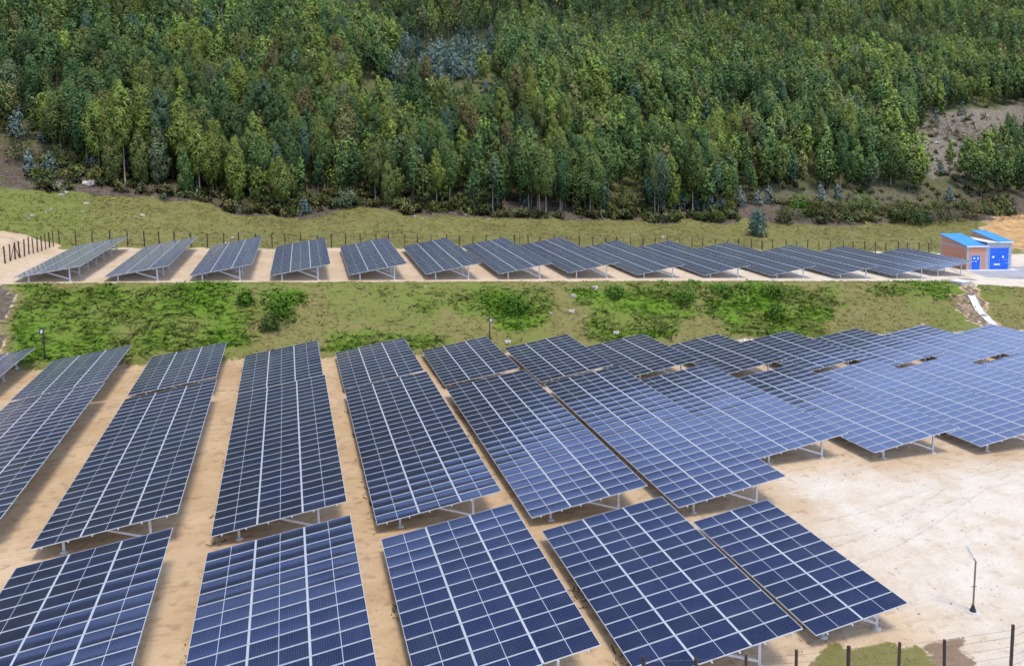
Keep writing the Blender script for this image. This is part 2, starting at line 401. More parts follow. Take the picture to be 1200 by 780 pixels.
GREENS = [([(20,335),(270,335),(300,350),(290,400),(120,425),(15,430)], .85), ([(298,333),(355,333),(345,372),(300,372)], 1.0), ([(440,335),(640,333),(640,360),(560,372),(470,360)], .55),
          ([(555,345),(640,340),(640,380),(580,385)], .9), ([(665,335),(800,333),(905,333),(990,335),(960,395),(850,395),(820,350),(790,390),(700,395)], .95),
          ([(990,335),(1110,333),(1130,345),(1080,350)], .8), ([(380,392),(510,385),(520,408),(400,415)], .9)]
zg = np.zeros(len(V))
wx = px + vnoise(X, Y, 2.2, 31)*26; wy = py + vnoise(X, Y, 2.2, 32)*16
for poly, a in GREENS: zg = np.maximum(zg, a*(in_poly(wx, wy, poly) & infr)*np.clip(.8 + vnoise(X, Y, 3, 51)*.9, 0, 1))
zg = np.maximum(zg, .28*(vnoise(X, Y, 6, 33) > .12)*(Y < 122))
zg = np.maximum(zg, .25*np.clip((-24-X)/8, 0, 1)*(Y > 121) + .08*(Y > 121))
zg = np.maximum(zg, .2*(in_poly(px, py, [(695,255),(705,190),(755,185),(790,255)]) & infr))
grass = grass_w(X, Y)
grass *= 1 - (in_poly(wx, wy, [(-40,325),(10,335),(2,400),(-4,470),(-60,470)]) & infr)
grass = np.maximum(grass, 1.0*(in_poly(wx, wy, [(940,800),(955,766),(1040,751),(1085,766),(1100,800)]) & infr & (Y < 40)))
grass *= 1 - (in_poly(wx, wy, [(1112,330),(1142,330),(1172,383),(1138,383)]) & infr & (Y > 70) & (Y < 95))
mound = np.clip((-29.9 - X)/1.5, 0, 1)*np.clip((Y-94)/2, 0, 1)*np.clip((123.5-Y)/1.5, 0, 1)
tan = np.maximum(np.clip(mound*2.2, 0, 1)*.0, (in_poly(wx, wy, [(1150,262),(1168,252),(1260,245),(1260,300),(1165,292)]) & infr)*1.0)
grass *= 1 - np.clip(mound*2.5, 0, 1); grass *= 1 - tan
litter = litter_w(X, Y); litter *= 1 - tan
pale_l = in_poly(wx, wy, [(1058,205),(1072,150),(1110,130),(1225,120),(1225,195),(1130,210)]) & infr
litter *= 1 - .5*(in_poly(wx, wy, [(695,255),(705,190),(755,185),(790,255)]) & infr)
litter = np.maximum(litter, .8*(in_poly(wx, wy, [(-40,325),(10,335),(2,400),(-4,470),(-60,470)]) & infr))
litter = np.maximum(litter, .56*(in_poly(wx, wy, [(1112,330),(1142,330),(1172,383),(1138,383)]) & infr & (Y > 70) & (Y < 95)))
damp = np.zeros(len(V))
damp = np.maximum(damp, .9*(in_poly(wx, wy, [(1075,760),(1120,748),(1150,790),(1090,800)]) & infr & (Y < 40)))
pale = np.clip((X - 17 - (Y-40)*.10)/14, 0, 1)*(Y < 86) + np.clip((X-40)/40, 0, 1)*(Y > 86)*.8 + .35*mound
pale = np.clip(pale + .35*(Y > 88)*(Y < 122), 0, 1)*(1 - .75*np.clip(mound*2, 0, 1))
pale *= 1 - (in_poly(wx, wy, [(1100,334),(1150,334),(1185,390),(1130,390)]) & infr & (Y < 95))
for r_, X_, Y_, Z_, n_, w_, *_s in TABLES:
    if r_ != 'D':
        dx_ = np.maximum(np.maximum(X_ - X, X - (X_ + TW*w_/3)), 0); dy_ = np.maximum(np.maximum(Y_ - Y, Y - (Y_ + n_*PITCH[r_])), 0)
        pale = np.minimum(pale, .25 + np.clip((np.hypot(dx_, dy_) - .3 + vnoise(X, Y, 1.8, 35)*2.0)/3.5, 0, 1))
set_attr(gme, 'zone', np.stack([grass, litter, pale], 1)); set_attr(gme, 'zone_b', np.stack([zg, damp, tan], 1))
set_attr(gme, 'felled', np.repeat(pale_l[:, None]*1.0, 3, 1))
tag(place('ground', gme), kind='structure')

# ------------------------------------------------------------------ solar tables
GAP = .030
def panel_mesh(sag, pitch, name):
    lx, ly = TW/3 - .05, pitch - GAP
    mb = MB(); fwid = .023
    mb.box(0, 0, -.035, lx, fwid, .004); mb.box(0, ly-fwid, -.035, lx, ly, .004)
    mb.box(0, fwid, -.035, fwid, ly-fwid, .004); mb.box(lx-fwid, fwid, -.035, lx, ly-fwid, .004)
    nu, nv = 4, 8; x0, x1, y0, y1 = fwid, lx-fwid, fwid, ly-fwid; base = len(mb.v); vs = []; fs = []
    for j in range(nv+1):
        for i in range(nu+1):
            a = 2*i/nu-1; b = 2*j/nv-1
            vs.append((x0+(x1-x0)*i/nu, y0+(y1-y0)*j/nv, -sag*(1-b*b)*(1-.5*a**4)))
    for j in range(nv):
        for i in range(nu): k = j*(nu+1)+i; fs.append((k, k+1, k+nu+2, k+nu+1))
    mb.add(vs, fs, 1)
    mb.add([(x0,y0,-.02),(x1,y0,-.02),(x1,y1,-.02),(x0,y1,-.02)], [(0,3,2,1)], 2)
    me = mb.mesh(name, [M_ALU, M_GLASS, M_BACK])
    uv = me.uv_layers.new(name='UVMap')
    for p in me.polygons:
        if p.material_index == 1:
            p.use_smooth = True
            for li in p.loop_indices:
                c = me.vertices[me.loops[li].vertex_index].co
                uv.data[li].uv = ((c.x-x0)/(x1-x0), (c.y-y0)/(y1-y0))
    return me
PANELS = {r: [panel_mesh(s, PITCH[r], 'solar_panel') for s in ((.004, .0058, .0075) if r != 'D' else (.002, .0025, .003))] for r in 'ABCD'}
def unit_post(w):
    mb = MB(); mb.box(-w, -w*.6, 0, w, w*.6, 1); return mb.mesh('post', M_GALV)
ME_POST = unit_post(.065)
def footing_mesh():
    mb = MB(); n = 10
    vs = [(r*math.cos(2*math.pi*k/n), r*math.sin(2*math.pi*k/n), z) for r, z in ((.24,-.12),(.2,.03),(.13,.07)) for k in range(n)]
    fs = [(i*n+k, i*n+(k+1) % n, (i+1)*n+(k+1) % n, (i+1)*n+k) for i in range(2) for k in range(n)] + [tuple(range(2*n, 3*n))]
    mb.add(vs, fs); return mb.mesh('footing', M_CONC)
ME_FOOT = footing_mesh()

ORD = ['first', 'second', 'third', 'fourth', 'fifth', 'sixth', 'seventh', 'eighth', 'ninth', 'tenth', 'eleventh', 'twelfth', 'thirteenth', 'fourteenth']
ROWTXT = {'A': 'in the nearest row', 'B': 'in the long middle row', 'C': 'in the row under the bank', 'D': 'on the upper terrace'}
def look(r, i, n, w):
    if r == 'A': return ['dark navy solar table', 'half navy half blue solar table', 'bright blue solar table', 'deep blue solar table'][min(i, 3)]
    if r == 'B': return 'dark navy solar table' if i < 3 else ('navy to light blue solar table' if i < 6 else 'pale blue solar table')
    if r == 'C': return 'dark solar table' if i < 7 else 'bluish solar table'
    return 'pale grey solar table' if i < 3 else ('grey-blue solar table' if i < 9 else 'lilac-grey solar table')
GROUPS = {'A': 'solar tables of the nearest row', 'B': 'solar tables of the long middle row', 'C': 'solar tables of the short row under the bank', 'D': 'solar tables on the upper terrace'}
cnt = {}
for r, X0, Y0, Z0, n, w, *sl_ in TABLES:
    i = cnt.get(r, 0); cnt[r] = i+1
    tl = TILT[r]; pit = PITCH[r]; L = n*pit; Wd = TW*w/3
    az = math.radians(1.11) if r == 'D' else 0.0; sy = .0185 if r == 'D' else (sl_[0] if sl_ else 0.0)
    g0 = gz(X0+.5, Y0+.5)
    lab = '%s, %s from left %s' % (look(r, i, n, w), ORD[i], ROWTXT[r])
    if r == 'A' and w == 2: lab = 'narrow two-column blue solar table beside the open sandy yard, last of the nearest row'
    root = empty('solar_table', (X0, Y0, g0), -az, lab, 'solar array', GROUPS[r])
    P = Matrix.Translation((0, 0, Z0-g0)) @ Matrix.Rotation(math.atan(sy), 4, 'X') @ Matrix.Rotation(-tl, 4, 'Y')
    def child(name, me, M, sc=(1, 1, 1)):
        o = bpy.data.objects.new(name, me); COL.objects.link(o); o.parent = root
        o.location = M.to_translation(); o.rotation_euler = M.to_euler(); o.scale = sc; return o
    ns = .35 if r == 'D' else 1.0
    skew = (rnd.uniform(-.0025, .0025), rnd.uniform(-.0025, .0025))
    for c in range(w):
        colr = rnd.uniform(-.0035, .0035)
        for k in range(n):
            M = P @ Matrix.Translation((c*TW/3 + .025, k*pit + GAP/2, rnd.uniform(0, .003))) @ Euler((skew[0]+colr+rnd.gauss(0, .0016)*ns, skew[1]+rnd.gauss(0, .0016)*ns, 0)).to_matrix().to_4x4()
            child('solar_panel', rnd.choice(PANELS[r]), M)
    for c in range(1, w):
        mb = MB(); mb.box(-.020, .02, -.004, .020, L-.02, .008); child('cover_strip', mb.mesh('cover_strip', M_ALU), P @ Matrix.Translation((c*TW/3, 0, 0)))
    for q in range(2*w):
        xq = (q//2)*TW/3 + (.55 if q % 2 == 0 else TW/3-.55)
        mb = MB(); mb.box(-.03, -.05, -.105, .03, L+.05, -.04); child('purlin', mb.mesh('purlin', M_GALV), P @ Matrix.Translation((xq, 0, 0)))
    nb = max(4, round(L/3.9) + 1)
    ct, cz, sz = math.cos(tl), math.cos(az), math.sin(az)
    for b in range(nb):
        yb = .75 + (L-1.5)*b/(nb-1)
        mb = MB(); mb.box(.25, -.035, -.2, Wd-.25, .035, -.108); child('rafter', mb.mesh('rafter', M_GALV), P @ Matrix.Translation((0, yb, 0)))
        for u, hi in ((.19, False), (.78, True)):
            q = P @ Vector((u*Wd, yb, -.2))
            wx_, wy_ = X0 + q.x*cz + q.y*sz, Y0 - q.x*sz + q.y*cz
            gl = gz(wx_, wy_) - g0
            o = child('post', ME_POST, Matrix.Translation((q.x, q.y, gl-.1)), (1, 1, max(.15, q.z-gl+.1)))
            f_ = bpy.data.objects.new('footing', ME_FOOT); COL.objects.link(f_); f_.parent = o
            f_.location = (0, 0, .1/o.scale[2]); f_.scale = (1, 1, 1/o.scale[2])
            if hi:
                q2 = P @ Vector((.46*Wd, yb, -.2))
                mb = MB(); mb.bar((q.x-.06, q.y, gl+.28), (q2.x, q2.y, q2.z), .10, .10); mb.build('brace', M_GALV, root)

# ------------------------------------------------------------------ fences
def angle_post(h, lean=0.0):
    mb = MB(); a = .032
    mb.box(-a, -a, -.3, a, -a+.016, h); mb.box(-a, -a+.016, -.3, -a+.016, a, h); mb.box(-a+.016, -a+.016, -.3, a, a, h-.002)
    return mb.mesh('post', M_POST)
def fence(name, pts, label, h=2.0, braces=(), wires=(.4, .8, 1.2, 1.6, 1.9), wid=1.25):
    p0 = Vector((pts[0][0], pts[0][1], gz(*pts[0])))
    root = empty(name, p0, 0, label, 'fence')
    me = angle_post(h); tops = []
    for i, (x, y) in enumerate(pts):
        z = gz(x, y); rot = (rnd.uniform(-.03, .03), rnd.uniform(-.03, .03), rnd.uniform(0, 1.5))
        s = rnd.uniform(.93, 1.07)
        place('post', me, root, Vector((x, y, z)) - p0, rot, (wid, wid, s)); tops.append(Vector((x, y, z)) - p0)
    for i, dirs in braces:
        for d in dirs:
            j = i + d; a = tops[i] + Vector((0, 0, h*.85)); e = tops[i].lerp(tops[min(max(j, 0), len(tops)-1)], .9) if 0 <= j < len(tops) else tops[i]
            mb = MB(); mb.bar(a, e + Vector((0, 0, .05)), .06, .06); mb.build('strut', M_POST, root)
    for wz in wires:
        mb = MB(); mb.tube([t + Vector((0, 0, wz*h/2)) for t in tops], .006, 3, cap=False); mb.build('wire', M_WIRE, root)
    return root
def polyline(knots, step):
    pts = []; kn = [Vector(k) for k in knots]; carry = 0
    for a, b in zip(kn, kn[1:]):
        L = (b-a).length; d = carry
        while d < L: pts.append(tuple(a.lerp(b, d/L))); d += step
        carry = d - L
    return pts
FE = polyline([(-30.6, 122.6), (0, 121.5), (40, 121.2), (75, 119.6), (100, 118.2), (112, 117.5)], 2.15)
FE = [(x + rnd.uniform(-.2, .2), y + rnd.uniform(-.15, .15)) for x, y in FE]
fence('wire_fence', FE, 'long fence of dark steel posts along the grass slope behind the terrace tables', 2.15, wid=1.9,
      braces=((0, (1,)), (12, (-1, 1)), (25, (1,)), (38, (-1, 1)), (48, (-1, 1)), (60, (-1, 1))))
FL = [(-30.9 - .07*k, 121.0 - 1.55*k) for k in range(12)]
fence('wire_fence', FL, 'short fence of leaning dark posts on the pale earth mound at far left', 2.1, braces=((9, (-1, 1)),), wid=1.9)
FB = [gp_ for gp_ in []]
def at_height(px, py, above):
    d = ray(px, py)
    for Yv in np.arange(15, 60, .05):
        x, y, z = d[0]*Yv, Yv, CAM_H + d[2]*Yv
        if z < gz(x, y) + above: return (x, y)
FBp = [at_height(*q, 2.0) for q in ((875,768), (934,765), (995,757.5), (1054,753), (1109,747), (1187,735))]
dx, dy = FBp[1][0]-FBp[0][0], FBp[1][1]-FBp[0][1]
FBp = [(FBp[0][0]-2*dx, FBp[0][1]-2*dy), (FBp[0][0]-dx, FBp[0][1]-dy)] + FBp + [(FBp[-1][0]+1.9, FBp[-1][1]+.4), (FBp[-1][0]+3.9, FBp[-1][1]+.8)]
fence('wire_fence', FBp, 'near boundary fence of dark steel posts at the bottom right corner', 2.0, wid=1.6)

# ------------------------------------------------------------------ lamps
def field_lamp(x, y, h, label, flip=1):
    z = gz(x, y); root = empty('pole_lamp', (x, y, z), 0, label, 'lamp', 'slim pole lamps along the bank and fence')
    mb = MB(); mb.tube([(0,0,-.2), (0,0,h-.35)], .055, 8); p = mb.build('pole', M_BLACK, root)
    mb = MB(); mb.box(-.16, -.16, 0, .16, .16, .12); mb.build('base_plate', M_BLACK, root)
    mb = MB(); mb.tube([(0,0,h-.35), (0,0,h-.1), (-.12*flip,-.06,h+.05)], .035, 6); mb.build('arm', M_BLACK, root)
    mb = MB(); M = Matrix.Translation((-.1*flip, -.1, h+.12)) @ Matrix.Rotation(-.5, 4, 'X'); mb.box(-.2, -.06, -.3, .2, .02, .3, 0, M)
    hd = mb.build('lamp_head', M_BLACK, root)
    mb = MB(); mb.box(-.09, -.075, -.2, .09, -.062, .14, 0, M); mb.build('lens', M_LAMP, hd)
q = gp(53, 421); field_lamp(q.x, q.y, 2.5, 'black pole lamp at the foot of the bank, far left')
q = gp(576, 402, 70); field_lamp(q.x, 82.2, 1.95, 'black pole lamp peeping over the fifth table under the bank', -1)
def hook_lamp(x, y, h, label):
    z = gz(x, y); root = empty('hook_lamp', (x, y, z), 0, label, 'lamp', 'small hooked lamps on the terrace fence')
    mb = MB(); mb.tube([(0,0,-.2), (0,0,h-.4), (-.05,0,h-.1), (-.25,0,h+.05), (-.5,0,h)], .035, 6); mb.build('pole', M_BLACK, root)
    mb = MB(); mb.box(-.75, -.09, h-.06, -.45, .09, h+.02); mb.build('lamp_head', M_BLACK, root)
d = ray(609, 280); hook_lamp(d[0]*121.0, 121.0, 2.7, 'small hooked lamp on the fence behind the seventh terrace table')
d = ray(872, 280); hook_lamp(d[0]*119.2, 119.2, 2.7, 'small hooked lamp on the fence left of the round blue-green bush')
d = ray(1091, 290); hook_lamp(d[0]*118.2, 118.2, 3.2, 'small hooked lamp on the fence beside the brick substation')
q = gp(1140, 718); 
def street_lamp(x, y):
    z = gz(x, y); k = 2.75
    root = empty('solar_street_lamp', (x, y, z), 0, 'solar street lamp on a thin steel pole in the open sandy yard', 'street lamp')
    mb = MB(); n = 10; vs = [(r*math.cos(2*math.pi*a/n), r*math.sin(2*math.pi*a/n), zz) for r, zz in ((.34,-.1),(.3,.035)) for a in range(n)]
    mb.add(vs, [(a, (a+1) % n, n+(a+1) % n, n+a) for a in range(n)] + [tuple(range(n, 2*n))]); mb.build('footing', M_CONC, root)
    mb = MB(); mb.tube([(0,0,.03), (0,0,.10), (0,0,.34)], [.15,.12,.045], 8); mb.build('base_plate', M_BLACK, root)
    mb = MB(); mb.tube([(0,0,.05), (.02,0,k*.8), (.03,0,k*.86), (-.09,.05,k*.93)], [.04,.036,.034,.03], 8); mb.build('pole', noisy('weathered_pole', (.16,.13,.11), (.24,.2,.17), 4, .55, .4), root)
    mb = MB(); mb.tube([(-.17,0,k*.44), (.13,0,k*.43)], .016, 5); mb.build('bracket', M_BLACK, root)
    ax_ = Vector((-.46, .22, .86)).normalized(); ay_ = Vector((.55, .80, .09)); ay_ = (ay_ - ax_*ay_.dot(ax_)).normalized(); az_ = ax_.cross(ay_)
    if az_.y > 0: ay_ = -ay_; az_ = -az_
    M = Matrix.Translation((-.26, .12, k*1.03)) @ Matrix((ax_, ay_, az_)).transposed().to_4x4()
    mb = MB(); mb.box(-.32, -.15, -.03, .32, .15, .03, 0, M); hd = mb.build('lamp_head', M_WHITE, root)
    mb = MB(); mb.box(-.26, -.085, .031, .26, .085, .04, 0, M); mb.build('solar_cell', mat('small_solar_cell', (.02,.03,.12), .2), hd)
    mb = MB(); mb.box(-.22, -.06, -.045, .1, .06, -.031, 0, M); mb.build('lens', M_LAMP, hd)
street_lamp(q.x, q.y)

# ------------------------------------------------------------------ substation building
def brick_material():
    m = mat('orange_brick', (.5,.25,.17), .85); N = NT(m)
    tc = N.n('ShaderNodeTexCoord').outputs['Object']
    sp = N.n('ShaderNodeSeparateXYZ', ins={0: tc})
    cmb = N.n('ShaderNodeCombineXYZ', ins={0: N.math('ADD', sp.outputs[0], sp.outputs[1]), 1: sp.outputs[2], 2: 0.0})
    br = N.n('ShaderNodeTexBrick', ins={'Vector': cmb.outputs[0], 'Color1': (.54,.215,.125,1), 'Color2': (.61,.265,.16,1), 'Mortar': (.50,.34,.26,1), 'Scale': 1.0, 'Mortar Size': .012, 'Brick Width': .33, 'Row Height': .16})
    N.l(br.outputs[0], N.p.inputs['Base Color']); return m
M_BRICK = brick_material()
M_COL = noisy('grey_concrete_frame', (.36,.36,.38), (.43,.43,.45), 2.0, .85)
def building():
    base = gp(1132.5, 317, 80)
    yaw = -math.radians(15.0)
    root = empty('substation_building', base, yaw, 'pink brick substation with blue sloping roofs and blue doors beside the terrace', 'building')
    # local: x to the right along the front, y back, z up
    D1, W1, HF, HB = 7.6, 3.05, 3.75, 4.75
    def sect(name, x0, x1, y0, y1, hf, hb, t=.2, par=root):
        mb = MB()
        def quad_prism(pa, pb, ta, tb, nrm):
            n_ = Vector(nrm)*t
            vs = [Vector((*pa,-.4)), Vector((*pb,-.4)), Vector((*pb,tb)), Vector((*pa,ta))]; vs += [v + n_ for v in vs]
            mb.add(vs, [(0,1,2,3),(7,6,5,4),(0,4,5,1),(1,5,6,2),(2,6,7,3),(3,7,4,0)])
        quad_prism((x0,y0),(x1,y0),hf,hf,(0,1,0)); quad_prism((x1,y1),(x0,y1),hb,hb,(0,-1,0))
        quad_prism((x0,y1-t),(x0,y0+t),hb-.02,hf+.02,(1,0,0)); quad_prism((x1,y0+t),(x1,y1-t),hf+.02,hb-.02,(-1,0,0))
        return mb.build(name, M_BRICK, par)
    def roof(x0, x1, y0, y1, hf, hb, ov=.18):
        mb = MB(); s = (hb-hf)/(y1-y0)
        a, b = (y0-ov), (y1+ov); za, zb = hf - s*ov + .01, hb + s*ov + .01
        vs = [(x0-ov,a,za),(x1+ov,a,za),(x1+ov,b,zb),(x0-ov,b,zb)]; vs += [(x,y,z+.09) for x,y,z in vs]
        mb.add(vs, [(0,3,2,1),(4,5,6,7),(0,1,5,4),(1,2,6,5),(2,3,7,6),(3,0,4,7)])
        nr = int((x1-x0+2*ov)/.5)
        for k in range(nr+1):
            xx = x0-ov + (x1-x0+2*ov)*k/nr; mb.bar((xx, a, za+.1), (xx, b, zb+.1), .05, .04)
        ro = mb.build('roof', M_ROOF, root)
        mb = MB(); mb.box(x0-ov-.01, a-.05, za-.1, x1+ov+.01, a-.003, za+.085); mb.build('eave_trim', M_WHITE, ro)
        return ro
    # left volume
    sect('wall', 0, W1, 0, D1, HF, HB); roof(0, W1, 0, D1, HF, HB)
    mb = MB()
    for x, y, h in ((0,0,HF), (0,D1-.25,HB-.04)): mb.box(x-.03, y-.03, -.3, x+.25, y+.25, h-.03)
    mb.box(W1-.25, -.03, -.3, W1+.02, .2, HF-.03); mb.build('corner_column', M_COL, root)
    mb = MB(); mb.box(-.028, .26, HF-.42, .2, D1-.26, HF-.12); mb.build('ring_beam', M_COL, root)
    mb = MB(); mb.box(.27, -.028, HF-.35, W1-.27, .2, HF-.05); mb.build('ring_beam', M_BRICK, root)
    def door(x0, x1, h, signs, leafs):
        mb = MB(); f = .09
        mb.box(x0-f, -.06, 0, x0, .05, h+f); mb.box(x1, -.06, 0, x1+f, .05, h+f); mb.box(x0, -.06, h, x1, .05, h+f)
        dr = empty('door', (0,0,0)); dr.parent = root
        mb.build('door_frame', noisy('light_blue_frame', (.20,.42,.80), (.24,.46,.82), 2, .5), dr)
        for k in range(leafs):
            a, b = x0 + (x1-x0)*k/leafs + .01, x0 + (x1-x0)*(k+1)/leafs - .01
            mb = MB(); mb.box(a, -.05, .02, b, .03, h-.01)
            for zz in (.12, h*.5, h-.18): mb.box(a+.06, -.064, zz, b-.06, -.05, zz+.06)
            mb.build('door_leaf', M_BLUE, dr)
        mb = MB(); mb.box((x0+x1)/2+.06, -.1, h*.42, (x0+x1)/2+.1, -.066, h*.5); mb.build('handle', M_GALV, dr)
        for sx, sz_, sw, sh, m_ in signs:
            mb = MB(); mb.box(sx-sw/2, -.075, sz_-sh/2, sx+sw/2, -.0655, sz_+sh/2); mb.build('warning_sign', m_, dr)
    M_SIGN = noisy('pale_sign', (.72,.82,.74), (.6,.75,.78), 6.0, .5); M_YEL = noisy('yellow_white_sign', (.78,.72,.28), (.7,.74,.6), 7.0, .5)
    door(.72, 2.0, 2.3, [(1.10,2.0-.12,.30,.28,M_SIGN), (1.66,1.88,.24,.34,M_SIGN), (1.35,1.42,.42,.10,M_SIGN)], 1)
    # right volume stands a little forward of the left one's line, taller roof set back
    xa, xb = W1+.02, W1+3.75
    sect('wall', xa, xb, .02, 6.6, 4.05, 4.25)
    xm = xa+1.9
    mb = MB(); mb.box(xa-.05, -.2, 4.27, xm-.01, 6.7, 4.37); mb.build('canopy_slab', M_WHITE, root)
    sect('wall', xm+.02, xb, .04, 7.4, 4.33, 5.25, .15); roof(xm+.02, xb, .04, 7.4, 4.35, 5.27)
    mb = MB(); mb.box(xb-.28, -.03, -.3, xb+.03, .25, 4.24); mb.box(xa+.02, -.03, -.3, xa+.26, .19, 4.24); mb.build('corner_column', M_COL, root)
    mb = MB(); mb.box(xa+.27, -.028, 3.62, xb-.29, .2, 4.22); mb.build('ring_beam', M_COL, root)
    door(xa+.42, xb-.44, 3.45, [(xa+.95,2.05,.36,.3,M_SIGN), (xa+2.45,2.05,.26,.36,M_SIGN), (xa+1.55,.9,.95,.26,M_YEL)], 2)
    return root, base, yaw, xb
BR, BB, BYAW, BXB = building()
Mb = Matrix.Translation(BB) @ Matrix.Rotation(BYAW, 4, 'Z')
def antenna():
    p = Mb @ Vector((BXB-.55, -1.1, 0)); root = empty('antenna_mast', p, BYAW, 'thin pale antenna mast with cross arms in front of the wide blue door', 'antenna')
    mb = MB(); mb.tube([(0,0,-.1), (0,0,3.9)], .022, 6); mb.build('mast', M_ALU, root)
    for z, l in ((3.3,.5), (2.6,.75), (1.75,1.35), (1.25,1.0)):
        mb = MB(); mb.tube([(-l,0,z), (.35,0,z+.03)], .016, 5); mb.build('cross_arm', M_ALU, root)
antenna()
mb = MB()
def slab(name, pts, z, t, m, kind=True):
    mb = MB(); n = len(pts); vs = [(x, y, z-t) for x, y in pts] + [(x, y, z) for x, y in pts]
    mb.add(vs, [tuple(range(n))[::-1], tuple(range(n, 2*n))] + [(k, (k+1) % n, n+(k+1) % n, n+k) for k in range(n)])
    o = mb.build(name, m); return o
ap = [Mb @ Vector(v) for v in ((-.4,-1.0,0), (7.6,-1.0,0), (7.6,.6,0), (-.4,.6,0))]
tag(slab('pavement', [(v.x, v.y) for v in ap], BB.z+.10, .5, noisy('pale_concrete', (.66,.65,.63), (.74,.73,.71), 1.0, .9)), kind='structure')
ap = [Mb @ Vector(v) for v in ((-3.5,-6.2,0), (14,-7.2,0), (22,-1.5,0), (22,3.0,0), (7.7,3.0,0), (7.7,-1.05,0), (-1.8,-1.05,0))]
tag(slab('road', [(v.x, v.y) for v in ap], BB.z+.02, .8, noisy('grey_gravel', (.33,.33,.345), (.42,.415,.42), 1.5, .95)), kind='structure')

# ------------------------------------------------------------------ drain down the bank
def drain():
    pa, pb = gp(1138, 347, 75), gp(1166, 384, 70)
    pts = [pa.lerp(pb, k/8) for k in range(9)]
    pts = [Vector((p.x, p.y, gz(p.x, p.y)+.03)) for p in pts]
    root = empty('drain_channel', pts[0], 0, 'white concrete drain chute running down the grass bank at right', 'drain')
    mb = MB(); sd = (pb-pa).cross(Vector((0,0,1))).normalized()
    for a, b in zip(pts, pts[1:]):
        a = a-pts[0]; b = b-pts[0]
        prof = [(-.42,.10), (-.34,.10), (-.25,0), (.25,0), (.34,.10), (.42,.10), (.42,-.3), (-.42,-.3)]
        vs = [p + sd*u + Vector((0,0,h)) for p in (a, b) for u, h in prof]
        mb.add(vs, [(k, (k+1) % 8, 8+(k+1) % 8, 8+k) for k in range(8)])
    mb.build('chute', noisy('white_lining', (.80,.79,.77), (.72,.71,.69), 2.0, .8), root)
drain()
q = gp(1125, 332, 80)
root = empty('inlet_box', q, .2, 'square concrete drain box with white cover at the bank top', 'drain')
mb = MB(); mb.box(-.8,-.8,-.4,.8,.8,.3); mb.build('box', M_CONC, root)
mb = MB(); mb.box(-.95,-.95,.303,.95,.95,.40); mb.build('cover', M_WHITE, root)

